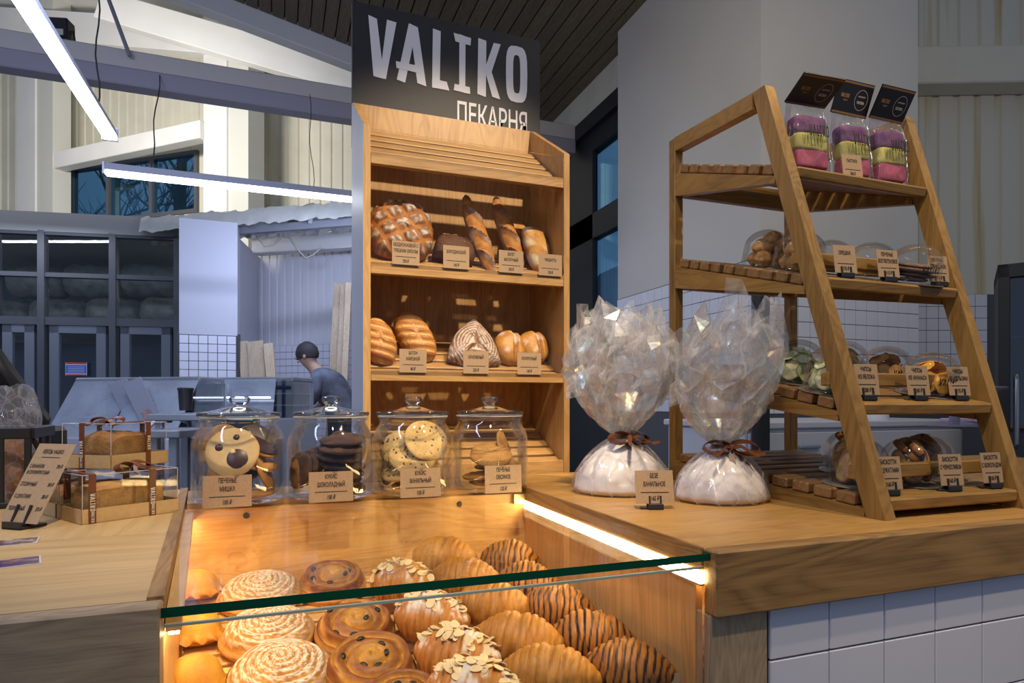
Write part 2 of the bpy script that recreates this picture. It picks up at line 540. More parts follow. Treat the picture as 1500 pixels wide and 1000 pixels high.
for (a, b) in ((3.10, 3.75), (1.85, 2.84)):
    for (ya, yb) in ((4.43, 5.84),):
        wobj(MB().box((XE + .04, ya, a), (XE + .05, yb, b)), 'pane', thin_glass('window_tint', (.58, .86, 1.0), refl=.3, base=.01), win)
# scaffold outside the window
sf = thing('scaffold', 'blue and red scaffold poles outside the dark framed window', 'scaffold', (3.6, 6.2, 0))
sb = plain('blue_pole', (0.03, 0.06, 0.30), 0.5); srd = plain('red_pole', (0.35, 0.05, 0.05), 0.5)
for a, b, m in (((3.5, 7.2, 2.02), (3.5, 5.4, 2.06), sb), ((3.5, 7.2, 1.35), (3.5, 5.4, 1.32), sb), ((3.5, 7.0, 1.85), (3.5, 5.45, 2.34), srd),
                ((3.5, 6.75, 0.9), (3.5, 6.0, 2.2), sb), ((3.5, 5.5, 0.0), (3.5, 5.5, 2.3), sb), ((3.5, 6.8, 1.3), (3.5, 6.3, .3), sb), ((3.5, 7.1, 0.0), (3.5, 7.1, 2.1), sb)):
    wobj(MB().tube([a, b], .028, 8), 'pole', m, sf)
_h = CP(862, HY, 16.0)
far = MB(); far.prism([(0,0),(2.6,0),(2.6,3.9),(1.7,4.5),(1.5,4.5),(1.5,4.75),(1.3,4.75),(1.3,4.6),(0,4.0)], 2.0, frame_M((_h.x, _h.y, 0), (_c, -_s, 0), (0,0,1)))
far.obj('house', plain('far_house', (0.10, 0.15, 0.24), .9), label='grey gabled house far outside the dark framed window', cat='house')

# white pier right of the bread cabinet: left face runs front to back, front face to the right
XP, YP, YQ, XQ = 2.87, 3.2, 5.0, 4.27
pier = MB(); pier.box((XP, YP, 0), (XQ, YQ, 7.0))
pierw = struct(pier, 'wall_pier', plain('pier_paint', (0.60, 0.575, 0.54), .6, var=.03, vscale=1.5), label='broad white pier with tiles below behind the wooden rack')
gp = MB(); gp.box((XP - .002, YP - .002, 0), (XQ + .002, YQ, 2.065)); wobj(gp, 'grout_bed', M_grout2, pierw)
tile_field(pierw, (XP - .002, YQ, 0), (0, -1, 0), (-1, 0, 0), 1.06, 18, 10, 0.1, 0.004, M_tile)
tile_field(pierw, (XP, YP - .002, 0), (1, 0, 0), (0, -1, 0), 1.06, 14, 10, 0.1, 0.004, M_tile)
# beige ribbed wall at the far right, tiles below
q0 = (XQ, 4.1); q1 = (7.2, 2.9)
def stained():
    t = NT('stained_cream_sheet'); co = t.n('TexCoord').outputs['Object']
    n = t.n('TexNoise', Vector=t.n('Mapping', Vector=co, Scale=(7, 7, .22)).outputs[0], Scale=1.0, Detail=3.0).outputs[0]
    c = t.ramp(n, [(.56, (.66, .63, .53)), (.63, (.56, .46, .26)), (.68, (.64, .60, .49))])
    return t.done(t.n('BsdfPrincipled', Base_Color=c, Roughness=.55).outputs[0])
wr = corrugated('wall_right', q0, q1, 0, 7.0, stained(), pitch=.17, depth=.02)
_d = (Vector(q1) - Vector(q0)).normalized(); _n = Vector((_d.y, -_d.x)); _n = -_n if _n.dot(-Vector(q0)) < 0 else _n
tw = MB(); o_ = Vector(q0) + _n * .01
tw.add([(o_.x, o_.y, 0), (o_.x + _d.x*2.4, o_.y + _d.y*2.4, 0), (o_.x + _d.x*2.4, o_.y + _d.y*2.4, 2.04), (o_.x, o_.y, 2.04)], [(0,1,2,3)])
wobj(tw, 'grout_bed', M_grout2, wr)
tile_field(wr, (o_.x, o_.y, 0), (_d.x, _d.y, 0), (_n.x, _n.y, 0), 1.14, 14, 9, 0.1, 0.004, M_tile)
bmr = MB(); a_ = Vector(q0) + _n*.12; b_ = Vector(q1) + _n*.12
bmr.bar((a_.x, a_.y, 3.86), (b_.x, b_.y, 3.86), .22, .30, r=.01)
struct(bmr, 'trim_4', M_cream, label='pale horizontal beam across the ribbed wall at top right')

# ---------------------------------------------------------------- the hall on the left
def plan(px, Z):
    p = CP(px, HY, Z); return (p.x, p.y)
# recess wall behind the planks and the person (right end nearer)
rA, rB = plan(376, 8.3), plan(760, 7.4)
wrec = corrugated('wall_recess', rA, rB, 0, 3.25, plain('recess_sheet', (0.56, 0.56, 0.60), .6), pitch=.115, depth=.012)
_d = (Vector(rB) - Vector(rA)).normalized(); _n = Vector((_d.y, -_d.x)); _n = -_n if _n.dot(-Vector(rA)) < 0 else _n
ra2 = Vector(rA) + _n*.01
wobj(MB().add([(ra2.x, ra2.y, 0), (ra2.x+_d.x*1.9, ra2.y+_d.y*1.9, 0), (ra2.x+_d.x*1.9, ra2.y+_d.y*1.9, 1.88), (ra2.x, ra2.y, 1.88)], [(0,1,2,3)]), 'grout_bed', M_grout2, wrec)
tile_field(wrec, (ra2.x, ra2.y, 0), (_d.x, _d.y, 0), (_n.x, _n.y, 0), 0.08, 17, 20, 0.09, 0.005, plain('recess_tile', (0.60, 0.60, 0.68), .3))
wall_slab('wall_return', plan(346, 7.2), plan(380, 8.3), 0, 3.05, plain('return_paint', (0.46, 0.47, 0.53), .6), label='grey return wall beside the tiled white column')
bh = MB(); bh.bar(CP(374, 362, 8.0), CP(700, 340, 7.2), .16, .2, r=.01)
struct(bh, 'trim_5', M_white, label='white beam across the recess above the leaning planks')
# tiled white column
cX0, cX1, cY = -0.98, -0.425, 7.3
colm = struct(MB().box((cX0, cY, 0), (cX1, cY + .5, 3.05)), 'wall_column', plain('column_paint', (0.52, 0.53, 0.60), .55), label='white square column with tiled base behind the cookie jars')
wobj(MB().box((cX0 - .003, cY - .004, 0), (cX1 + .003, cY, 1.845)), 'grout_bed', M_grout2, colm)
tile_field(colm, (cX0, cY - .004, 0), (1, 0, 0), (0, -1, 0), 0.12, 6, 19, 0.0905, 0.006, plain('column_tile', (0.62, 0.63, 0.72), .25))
wobj(MB().box((cX0 - .02, cY - .02, 0), (cX0, cY + .1, 1.86)), 'corner_trim', M_dark, colm)
wobj(MB().box((cX1, cY - .02, 0), (cX1 + .025, cY + .1, 1.86)), 'corner_trim', M_dark, colm)

# glazed partition with doors on the far left (left end nearer)
pA, pB = Vector((*plan(-60, 6.95), 0)), Vector((*plan(263, 7.35), 0))
pd = (pB - pA).normalized(); pn = Vector((pd.y, -pd.x, 0)); PL = (pB - pA).length
part = thing('wall_glazed', None, None, pA, (0, 0, math.atan2(pd.y, pd.x))); part['kind'] = 'structure'
part['label'] = 'graphite framed glass partition with doors on the left of the hall'
def pz(py): return EYE + (HY - py) / FPX * 7.15
def px_s(px):
    """distance along the partition seen at pixel column px"""
    r = CP(px, HY, 1.0); a, b = r.x, r.y
    return (pA.y * a - pA.x * b) / (pd.x * b - pd.y * a) if abs(pd.x * b - pd.y * a) > 1e-6 else 0
MB().box((0, -.05, pz(342)), (PL, .12, pz(314))).obj('head_beam', plain('beam_grey', (.30,.30,.30), .6), part)
for py, w in ((343, .05), (404, .05), (471, .09)):
    MB().box((0, -.04, pz(py) - w/2), (PL, .04, pz(py) + w/2)).obj('transom', M_frame, part)
posts = [px_s(q) for q in (-6, 63, 167, 261)]
for sx in posts:
    MB().box((sx - .035, -.05, 0), (sx + .035, .05, pz(340))).obj('mullion', M_frame, part)
for i in range(3):
    a, b = posts[i] + .035, posts[i+1] - .035
    for (lo, hi) in ((404, 343), (471, 404)):
        MB().box((a, -.004, pz(lo) + .03), (b, .004, pz(hi) - .03)).obj('pane', M_glass, part)
    # door leaf: frame of four members and a pane
    dz = pz(477)
    a += .04; b -= .04
    df = plain('door_grey', (0.16, 0.18, 0.22), .45)
    leaf = MB()
    leaf.rbox((a, -.03, 0.02), (a + .10, .03, dz), .004).rbox((b - .10, -.03, 0.02), (b, .03, dz), .004)
    leaf.rbox((a, -.03, dz - .09), (b, .03, dz), .004).rbox((a, -.03, 0.02), (b, .03, .25), .004)
    lo_ = leaf.obj('door_leaf', df, part)
    MB().box((a + .10, -.004, .25), (b - .10, .004, dz - .09)).obj('pane', M_glass, lo_)
    MB().tube([(b - .05, -.035, .95), (b - .05, -.075, .98), (b - .05, -.075, 1.22), (b - .05, -.035, 1.25)], .010, 8).obj('handle', M_steel, lo_, 40)
# poster on a door
def flat_card(name, M, w, h, mat, th=.002):
    return MB().box((-w/2, 0, 0), (w/2, th, h))
pw = px_s(131) - px_s(100)
po = thing('door_poster', 'small red white and blue poster taped on the glass door', 'poster', pA + pd * px_s(115) + pn * .05 + Vector((0,0,pz(550))), (0,0,math.atan2(pd.y, pd.x)))
ph = pz(531) - pz(550)
MB().box((-pw/2, -.003, 0), (pw/2, 0, ph)).obj('sheet', plain('poster_white', (.75,.75,.78), .6), po)
for (z0, z1, m) in ((.86, 1, (.55,.06,.05)), (0, .10, (.55,.06,.05)), (.16, .80, (.05,.12,.50))):
    MB().box((-pw/2*.96, -.0045, ph*z0), (pw/2*.96, -.003, ph*z1)).obj('print_band', plain('poster_%d' % int(m[0]*100), m, .5), po)
for k in range(4):
    MB().box((-pw*.4, -.0055, ph*(.25+.13*k)), (pw*.4, -.0045, ph*(.28+.13*k))).obj('print_line', plain('poster_white', (.75,.75,.78), .6), po)
# room behind the glass: dusk-blue outer windows, blobs above stand in for pane reflections
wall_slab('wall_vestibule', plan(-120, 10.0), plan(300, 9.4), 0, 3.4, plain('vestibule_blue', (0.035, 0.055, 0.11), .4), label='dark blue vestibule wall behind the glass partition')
BLOBS = (('leftmost of the lower row', 10, 0, 8.75), ('second from the left in the lower row', 92, 0, 8.7), ('third from the left in the lower row', 172, 0, 8.65), ('rightmost of the lower row', 250, 0, 8.6), ('left one of the upper row', 58, 1, 8.7), ('middle one of the upper row', 140, 1, 8.66), ('right one of the upper row', 222, 1, 8.62))
for k, (bl, px, row, Zb) in enumerate(BLOBS):
    c = CP(px, 0, Zb); c.z = 2.335 + .46*row
    mb = MB()
    def blob(u, v, c=c, k=k):
        a = 2*PI*u; t = v*2 - 1
        r = .265 * (1 - abs(t)**6)**.5 * (1 + .14*nz(3*math.cos(a)+k, 3*math.sin(a), t*4)) + .003
        return c + Vector((t*.375, r*math.cos(a), .85*r*math.sin(a)))
    mb.grid(20, 16, blob, wrap_u=True)
    mb.obj('reflection_blob', plain('reflection_grey', (0.15, 0.155, 0.135), .5, var=.35, vscale=9), smooth=60,
           label='grey reflection stand-in bale behind the glass partition, ' + bl, cat='tarpaulin', group='reflection blobs behind the partition')
vr = MB(); _a, _b, _e, _f = plan(-70, 7.0), plan(264, 7.4), plan(300, 9.4), plan(-120, 10.0)
vr.add([(*_a, 3.12), (*_b, 3.12), (*_e, 3.12), (*_f, 3.12), (*_a, 3.20), (*_b, 3.20), (*_e, 3.20), (*_f, 3.20)], [(3,2,1,0),(4,5,6,7),(0,1,5,4),(1,2,6,5),(2,3,7,6),(3,0,4,7)])
struct(vr, 'ceiling_vestibule', plain('vestibule_ceiling', (.30,.31,.28), .6), label='flat ceiling of the vestibule behind the glass partition')
stor = MB(); stor.box((*plan(-80, 8.9), 2.02), (plan(262, 8.9)[0], plan(-80, 8.9)[1] + .8, 2.10))
struct(stor, 'trim_6', M_frame, label='storage deck behind the glass partition')

# high far wall of the hall with columns, beams and the upper window
hA, hB = plan(-80, 12.6), plan(380, 10.4)
def line_px(p, q, px):
    r = CP(px, HY, 1.0); d = (q[0] - p[0], q[1] - p[1])
    k = (p[1]*r.x - p[0]*r.y) / (d[0]*r.y - d[1]*r.x)
    return (p[0] + d[0]*k, p[1] + d[1]*k)
hw0, hw1 = line_px(hA, hB, 104), line_px(hA, hB, 292)
_m = ((hw0[0] + hw1[0])/2, (hw0[1] + hw1[1])/2)
wz0, wz1 = zat(*_m, 317), zat(*_m, 240)
corrugated('wall_hall_left', hA, hw0, 3.0, 8.4, M_cream, pitch=.2, depth=.02)
corrugated('wall_hall_middle', hw1, hB, 3.0, 8.4, M_cream, pitch=.2, depth=.02)
corrugated('wall_hall_upper', hw0, hw1, wz1 + .06, 8.4, M_cream, pitch=.2, depth=.02)
corrugated('wall_hall_lower', hw0, hw1, 3.0, wz0 - .06, M_cream, pitch=.2, depth=.02)
hC = plan(860, 9.0)
corrugated('wall_hall_side', hB, hC, 3.0, 8.0, M_cream, pitch=.2, depth=.02)
for i, (x0, x1, Z, lab) in enumerate(((24, 88, 11.3, 'white column at the far left of the hall beside the bright tube'), (298, 372, 9.9, 'white column right of the upper window in the hall'))):
    a, b = plan(x0, Z), plan(x1, Z - .3)
    d = Vector((b[0]-a[0], b[1]-a[1])); L = d.length
    st = struct(MB().box((0, 0, 0), (L*.55, .3, 8.6)), 'wall_post' if i == 0 else 'wall_post_hall', M_white, label=lab)
    st.location = (*a, 0); st.rotation_euler = (0, 0, math.atan2(d.y, d.x) - .15)
    m2 = MB(); m2.box((L*.55, .03, 0), (L, .33, 8.6)); m2.obj('side_flange', plain('post_side', (0.60,0.60,0.55), .6), st)
for i, (a, b, h, lab) in enumerate((((84, 238, 11.0), (300, 192, 9.9), .28, 'white rail above the upper hall window'),
                                    ((-40, 32, 11.4), (330, 60, 9.8), .5, 'white beam under the hall roof'),
                                    ((150, 10, 9.6), (560, 130, 9.0), .42, 'white rafter sloping down to the right in the hall'))):
    struct(MB().bar(CP(*a), CP(*b), .2, h, r=.01), 'trim_%d' % (7 + i), M_white, label=lab)
roof = MB(); roof.add([CP(-200, 40, 13.2), CP(420, 40, 10.6), CP(420, -300, 7.0), CP(-200, -300, 7.5)], [(0,1,2,3)])
struct(roof, 'wall_roof_lining', M_white, label='white lining under the hall roof at top left')
# upper hall window: frame, three panes, bare branches outside
wa, wb = Vector((*hw0, 0)), Vector((*hw1, 0))
wd = (wb - wa).normalized(); WL = (wb - wa).length
w2 = thing('window_2', None, None, wa, (0, 0, math.atan2(wd.y, wd.x))); w2['kind'] = 'structure'; w2['label'] = 'upper hall window with three panes and bare branches behind'
for (a, b) in ((0, .10), (WL*.31, WL*.31 + .07), (WL*.645, WL*.645 + .07), (WL - .06, WL)):
    MB().box((a, -.06, wz0), (b, .06, wz1)).obj('mullion', M_frame, w2)
for (a, b) in ((wz0 - .06, wz0), (wz1, wz1 + .06)):
    MB().box((0, -.06, a), (WL, .06, b)).obj('frame_rail', M_frame, w2)
for (a, b) in ((.10, WL*.31), (WL*.31 + .07, WL*.645), (WL*.645 + .07, WL - .06)):
    MB().box((a, -.004, wz0), (b, .004, wz1)).obj('pane', thin_glass('window_tint', (.58, .86, 1.0), refl=.3, base=.01), w2)
# bare trees outside the upper window
for k, (px, Zt, lab) in enumerate(((165, 16.4, 'bare winter tree outside the left part of the upper hall window'), (262, 15.6, 'bare winter tree outside the right part of the upper hall window'))):
    c = CP(px, HY, Zt)
    t = thing('bare_tree', lab, 'tree', (c.x, c.y, 0)); t.scale = (1.45, 1.2, 1.75)
    rt_ = random.Random(k + 3)
    trunk = MB(); trunk.tube([(0,0,0), (.05,0,1.5), (0,.03,3.0), (.06,0,4.4)], [.16,.14,.11,.07], 8)
    trunk.obj('trunk', plain('bark', (.09, .085, .075), .9), t, 60)
    bb = MB()
    def grow(p, d, L, r, n):
        q = p + d*L
        bb.tube([p, p.lerp(q, .5) + Vector((rt_.uniform(-.05,.05), 0, rt_.uniform(-.03,.05))), q], [r, r*.8, r*.55], 5, cap=False)
        if n == 0: return
        for _ in range(3):
            nd = (d + Vector((rt_.uniform(-.8,.8), rt_.uniform(-.5,.5), rt_.uniform(-.15,.6)))).normalized()
            grow(p.lerp(q, rt_.uniform(.45, 1.)), nd, L*rt_.uniform(.55,.8), r*.55, n - 1)
    for m in range(14):
        a = rt_.uniform(0, 2*PI)
        grow(Vector((.03, 0, 2.0 + .17*m)), Vector((math.cos(a), .6*math.sin(a), rt_.uniform(.3,.9))).normalized(), rt_.uniform(.7, 1.1), .028, 3)
    o_ = bb.obj('branches', plain('bark', (.09, .085, .075), .9), t); o_['kind'] = 'stuff'
# grey truss beam across the hall
tb = struct(MB().bar((-3.2, 6.26, 4.05), (3.0, 6.26, 4.05), .26, .16, r=.01), 'trim_10', plain('truss_top', (0.46, 0.42, 0.39), .6), label='grey truss beam crossing the hall under the roof')
wobj(MB().bar((-3.2, 6.20, 3.90), (3.0, 6.20, 3.90), .16, .15, r=.01), 'lower_flange', plain('truss_low', (0.27, 0.25, 0.29), .5), tb)
wobj(MB().tube([CP(152, -20, 5.2), CP(190, 82, 5.25)], .016, 8), 'brace_rod', M_grey, tb)

# ================================================================== lamps and things in the hall
def cable(name, a, b, lab, sag=.03, r=.005, m=None):
    a, b = Vector(a), Vector(b)
    pts = []
    for i in range(9):
        t = i / 8; p = a.lerp(b, t)
        p += Vector((math.sin(t*9)*.012, 0, -sag * math.sin(PI*t)))
        pts.append(p)
    return MB().tube(pts, r, 6)
def tube_lamp(name, a, b, lab, w=.07, segs=2):
    a, b = Vector(a), Vector(b)
    d = (b - a).normalized(); L = (b - a).length
    side = Vector((-d.y, d.x, 0))
    t = thing(name, lab, 'light', a)
    M = frame_M((0,0,0), d, side, (0,0,1))
    h = MB(); h.prism([(-w*.5, 0), (w*.5, 0), (w*.32, .05), (-w*.32, .05)], L, frame_M((0,0,0), side, (0,0,1), d)); h.obj('housing', M_grey, t)
    for k in range(segs):
        x0, x1 = L*k/segs + .006, L*(k+1)/segs - .006
        MB().prism([(-w*.46, -.001), (-w*.30, -.030), (w*.30, -.030), (w*.46, -.001)], x1 - x0, frame_M(d*x0, side, (0,0,1), d)).obj('diffuser', M_tube, t)
    for x in (.02*L, .5*L, .98*L):
        pass
    MB().box((-.012, -w*.5, -.03), (0, w*.5, .05), M).obj('end_cap', M_grey, t)
    MB().box((L, -w*.5, -.03), (L+.012, w*.5, .05), M).obj('end_cap', M_grey, t)
    return t
t1 = tube_lamp('tube_lamp', (-.95, 4.33, 2.72), (-.95, 1.6, 2.72), 'bright linear tube lamp at top left running toward the viewer', w=.085)
wobj(cable('c', CP(143, 160, 3.85), CP(143, -10, 4.0), ''), 'hanging_cable', M_blk, t1)
wobj(cable('c', (-.95, 2.95, 2.77), (-.95, 2.95, 4.3), ''), 'hanging_cable', M_blk, t1)
t2 = tube_lamp('tube_lamp', (-1.12, 5.0, 2.72), (2.2, 5.0, 2.72), 'horizontal linear tube lamp left of the bread cabinet', w=.075, segs=4)
wobj(cable('c', CP(221, 246, 4.42), CP(233, 110, 5.4), ''), 'hanging_cable', M_blk, t2)
wobj(cable('c', CP(459, 282, 4.75), CP(453, 138, 5.4), '', r=.003), 'hanging_cable', M_blk, t2)
# flood light on the truss beam
fx = CP(80, 48, 5.35)
fl_ = thing('flood_light', 'black flood light standing on the grey truss beam', 'light', fx, (0, 0, -.25))
MB().rbox((-.14, -.07, -.07), (.14, .05, .10), .012).obj('housing', M_blk, fl_)
for k in range(7):
    MB().box((-.12 + k*.038, .05, -.05), (-.112 + k*.038, .085, .09)).obj('cooling_fin', M_blk, fl_)
MB().box((-.11, -.076, -.055), (.11, -.07, -.005)).obj('lens', plain('flood_lens', (.5,.5,.42), .2), fl_)
MB().tube([(-.15, 0, .02), (-.17, 0, -.10), (.17, 0, -.10), (.15, 0, .02)], .010, 6).obj('bracket', M_blk, fl_)

# plastic-wrapped canopy over the recess
can = thing('wrapped_canopy', 'canopy frame wrapped in crumpled white plastic over the recess', 'canopy', CP(380, 330, 7.0))
mb = MB()
def canopy(u, v):
    lo = CP(lerp(203, 730, u), lerp(322, 280, u), lerp(7.0, 6.4, u))
    p = lo + Vector((.0, .9*v, .02 - .10*v))
    w = .045*nz(u*34, v*5) + .03*nz(u*70, v*14, 3)
    if v < .15: p.z -= .16 * (.15 - v)/.15
    return p + Vector((w*.4, w*.8, w + .10*math.sin(PI*min(1, v*1.2))))
mb.grid(120, 12, canopy)
wobj(mb, 'plastic_wrap', plain('wrap_plastic', (0.70, 0.70, 0.64), .28, var=.08), can, 25)
for a, b in (((352, 338, 7.0), (730, 309, 6.45)), ((352, 338, 7.9), (730, 322, 7.2))):
    wobj(MB().bar(CP(*a), CP(*b), .06, .08), 'frame_bar', M_grey, can)
for px in (455, 600):
    wobj(MB().bar(CP(px, 331 - (px-352)*.075, 6.95 - (px-352)*.0015), CP(px - 45, 331 - (px-400)*.04, 7.8 - (px-352)*.0015), .05, .06), 'frame_bar', M_grey, can)
wobj(MB().tube([CP(376, 345, 7.3) + Vector((i*.09, 0, -.10*math.sin(i*1.3) - .02*i + .0)) for i in range(9)], .012, 6), 'loose_cable', plain('beige_cable', (.45,.42,.35), .5), can, 60)

# leaning planks
def plank(px0, py0, px1, py1, Z, w, lab, lean=.25):
    top = CP(px0, py0, Z); bot = CP(px1, py1, Z - lean); bot.z = 0
    top2 = CP(px0, py0, Z)
    mb = MB(); mb.bar(bot - top2 + top2 - bot, top2 - bot, w, .035, up=(_s, _c, 0), r=.003)
    return mb.obj('leaning_plank', M_plank['z'], loc=bot, label=lab, cat='plank', group='planks leaning in the recess')
for a in ((357, 500, 372, 760, 6.75, .10, 'leftmost rough pine plank leaning right of the tiled column'),
          (374, 500, 392, 760, 6.72, .17, 'broad knotty pine plank between two narrower planks by the column'),
          (393, 503, 415, 760, 6.68, .10, 'rightmost rough pine plank of the group leaning by the column'),
          (496, 415, 478, 760, 7.35, .10, 'tall narrow plank standing behind the stooping person, left one'),
          (504, 416, 488, 760, 7.30, .07, 'tall narrow plank nearest the bread cabinet, middle one'),
          (511, 414, 497, 760, 7.25, .07, 'tall narrow plank nearest the bread cabinet, right one')):
    plank(*a)

# stooping person in the recess
def skinned(name, verts, edges, radii, mat, root=0, sub=2, **kw):
    me = bpy.data.meshes.new(name)
    me.from_pydata([tuple(v) for v in verts], edges, [])
    o = link(name, me, **kw)
    md = o.modifiers.new('skin', 'SKIN'); md.use_smooth_shade = True
    for i, sv in enumerate(me.skin_vertices[0].data):
        r = radii[i]; sv.radius = (r, r) if not isinstance(r, tuple) else r
        sv.use_root = (i == root)
    s = o.modifiers.new('sub', 'SUBSURF'); s.levels = sub; s.render_levels = sub
    me.materials.append(mat)
    return o
pz0 = CP(492, 590, 6.5)
per = thing('person', 'person in a grey striped jacket stooping in the tiled recess', 'person', (pz0.x, pz0.y, 0), (0, 0, -TH))
skin_m = plain('skin', (0.40, 0.24, 0.17), .55); jack = plain('grey_jacket', (0.10, 0.11, 0.15), .8, var=.5, vscale=7); hair_m = plain('dark_hair', (0.02, 0.018, 0.02), .7)
trous = plain('dark_trousers', (0.03, 0.035, 0.05), .8)
V = [(.10,0,.92), (.06,-.02,1.10), (-.04,-.03,1.28), (-.14,-.03,1.41), (-.20,-.03,1.47), (-.25,-.03,1.53),
     (-.12,-.20,1.36), (-.20,-.26,1.10), (-.36,-.22,.98), (-.12,.15,1.37), (-.20,.20,1.10), (-.36,.16,.98),
     (.12,-.10,.86), (.06,-.11,.48), (.12,-.11,.09), (.02,-.12,.045), (.12,.10,.86), (.10,.11,.48), (.18,.11,.09), (.08,.12,.045), (-.29,-.03,1.60), (-.325,-.03,1.66)]
E = [(0,1),(1,2),(2,3),(3,4),(4,5),(3,6),(6,7),(7,8),(3,9),(9,10),(10,11),(0,12),(12,13),(13,14),(14,15),(0,16),(16,17),(17,18),(18,19),(5,20),(20,21)]
RR = [.15,.155,.165,.14,.062,.07,.065,.052,.036,.065,.052,.036,.10,.072,.048,.04,.10,.072,.048,.04,.098,.085]
body = skinned('body', V, E, RR, skin_m, parent=per)
def cloth_shell(name, vi, ei, rr, mat):
    return skinned(name, [V[i] for i in vi], [(vi.index(a), vi.index(b)) for a, b in ei], rr, mat, parent=per)
cloth_shell('jacket', [0,1,2,3,6,7,9,10,4], [(0,1),(1,2),(2,3),(3,4),(3,6),(6,7),(3,9),(9,10)], [.19,.185,.19,.165,.09,.072,.09,.072,.08], jack)
cloth_shell('trousers', [0,12,13,14,16,17,18], [(0,12),(12,13),(13,14),(0,16),(16,17),(17,18)], [.165,.115,.085,.065,.115,.085,.065], trous)
hm = MB()
def hairf(u, v):
    a = 2*PI*u; b = v*PI*.62
    d = Vector((math.sin(b)*math.cos(a)*.118, math.sin(b)*math.sin(a)*.10, math.cos(b)*.128)) * (1 + .06*nz(u*9, v*9))
    return Vector((-.285, -.03, 1.635)) + Matrix.Rotation(-.15, 3, 'Y') @ d
hm.grid(24, 12, hairf, wrap_u=True); hm.obj('hair', hair_m, per, 80)
# face: nose, ears, eyes on the skin-grown head (looking left and down)
hf = MB()
hf.lathe([(0,.030),(.008,.022),(.014,0),(.012,-.012),(0,-.014)], 10, Matrix.Translation((-.395,-.03,1.585)) @ Matrix.Rotation(-1.2, 4, 'Y')); hf.obj('nose', skin_m, per, 80)
for y in (-.065, .005):
    MB().lathe([(0,.010),(.009,.004),(.009,-.004),(0,-.010)], 10, Matrix.Translation((-.378,y,1.625))).obj('eye', hair_m, per, 80)
MB().lathe([(0,.026),(.016,.012),(.016,-.012),(0,-.026)], 10, Matrix.Translation((-.285,-.128,1.60)) @ Matrix.Scale(.5,4,(0,1,0))).obj('ear', skin_m, per, 80)
MB().box((-.385,-.055,1.548),(-.372,-.005,1.555)).obj('mouth', plain('lip', (.25,.10,.08), .5), per)
for sy, hand in ((-.22, 8), (.16, 11)):
    c = Vector(V[hand]); 
    hv = [c, c + Vector((-.07,0,-.03)), c + Vector((-.10,-.03,-.05)), c + Vector((-.14,-.035,-.08)), c + Vector((-.11,-.01,-.055)), c + Vector((-.155,-.012,-.09)),
          c + Vector((-.11,.012,-.055)), c + Vector((-.15,.014,-.09)), c + Vector((-.10,.032,-.05)), c + Vector((-.135,.036,-.08)), c + Vector((-.05,-.03,-.04)), c + Vector((-.085,-.05,-.06))]
    skinned('hand', hv, [(0,1),(1,2),(2,3),(1,4),(4,5),(1,6),(6,7),(1,8),(8,9),(0,10),(10,11)], [.03,.03,.012,.008,.012,.008,.012,.008,.011,.008,.013,.009], skin_m, parent=per, sub=1)

# refrigerated showcases in the hall
def haze_lit_glass():
    if 'haze_lit_glass' in _mc: return _mc['haze_lit_glass']
    t = NT('haze_lit_glass')
    tr = t.n('BsdfTransparent', Color=(.80,.86,.95,1)); df = t.n('BsdfDiffuse', Color=(.62,.66,.74,1)); gl = t.n('BsdfGlossy', Color=(1,1,1,1), Roughness=.08)
    n = t.n('TexNoise', Vector=t.n('TexCoord').outputs['Object'], Scale=3.0, Detail=5.0).outputs[0]
    hz = t.n('MapRange', Value=n, i1=.3, i2=.7, i3=.22, i4=.46).outputs[0]  # diffuse haze mixed in to brighten the panes instead of reflections
    m = t.n('MixShader', i0=hz, i1=tr.outputs[0], i2=df.outputs[0])
    _mc['haze_lit_glass'] = t.done(t.n('MixShader', i0=.10, i1=m.outputs[0], i2=gl.outputs[0]).outputs[0])
    return _mc['haze_lit_glass']
def showcase(name, lab, px0, px1, pyt, pyb, Z, lean):
    """glass-fronted case: steel base, sloping front glass, end glasses, steel top"""
    a, b = CP(px0, HY, Z), CP(px1, HY, Z - .25)
    d = Vector((b.x - a.x, b.y - a.y, 0)); L = d.length; d.normalize()
    t = thing(name, lab, 'showcase', (a.x, a.y, 0), (0, 0, math.atan2(d.y, d.x)))
    zt, zb = EYE + (HY - pyt)/FPX*Z, EYE + (HY - pyb)/FPX*Z
    MB().rbox((0, 0, .08), (L, .7, zb), .01).obj('base', plain('showcase_body', (.36,.38,.44), .45), t)
    MB().box((.03, .05, 0), (L - .03, .65, .08)).obj('plinth', M_blk, t)
    MB().box((.01, .63, zb), (L - .01, .645, zt)).obj('rear_panel', plain('showcase_rear', (.40,.43,.50), .5), t)
    MB().rbox((0, .30, zt), (L, .62, zt + .05), .012).obj('top', M_steel, t)
    n = max(1, round(L / .75))
    for k in range(n):
        x0, x1 = L*k/n + .008, L*(k+1)/n - .008
        MB().add([(x0, .02, zb), (x1, .02, zb), (x1, .02 + lean, zt + .02), (x0, .02 + lean, zt + .02), (x0, .026, zb), (x1, .026, zb), (x1, .026 + lean, zt + .02), (x0, .026 + lean, zt + .02)],
                 [(0,1,2,3),(7,6,5,4),(0,4,5,1),(3,2,6,7),(0,3,7,4),(1,5,6,2)]).obj('front_glass', haze_lit_glass(), t)
    for x in (0, L - .006):
        MB().prism([(.02, zb), (.60, zb), (.60, zt), (.02 + lean, zt + .02)], .006, frame_M((x, 0, 0), (0,1,0), (0,0,1), (1,0,0))).obj('end_glass', M_glass, t)
    for k in range(2):
        z = zb + (zt - zb)*(.33 + .33*k)
        MB().rbox((.02, .30, z), (L - .02, .62, z + .012), .003).obj('shelf', M_steel, t)
    return t
showcase('refrigerated_showcase', 'long sloping-glass refrigerated showcase behind the cake boxes', 60, 252, 560, 640, 5.0, .28)
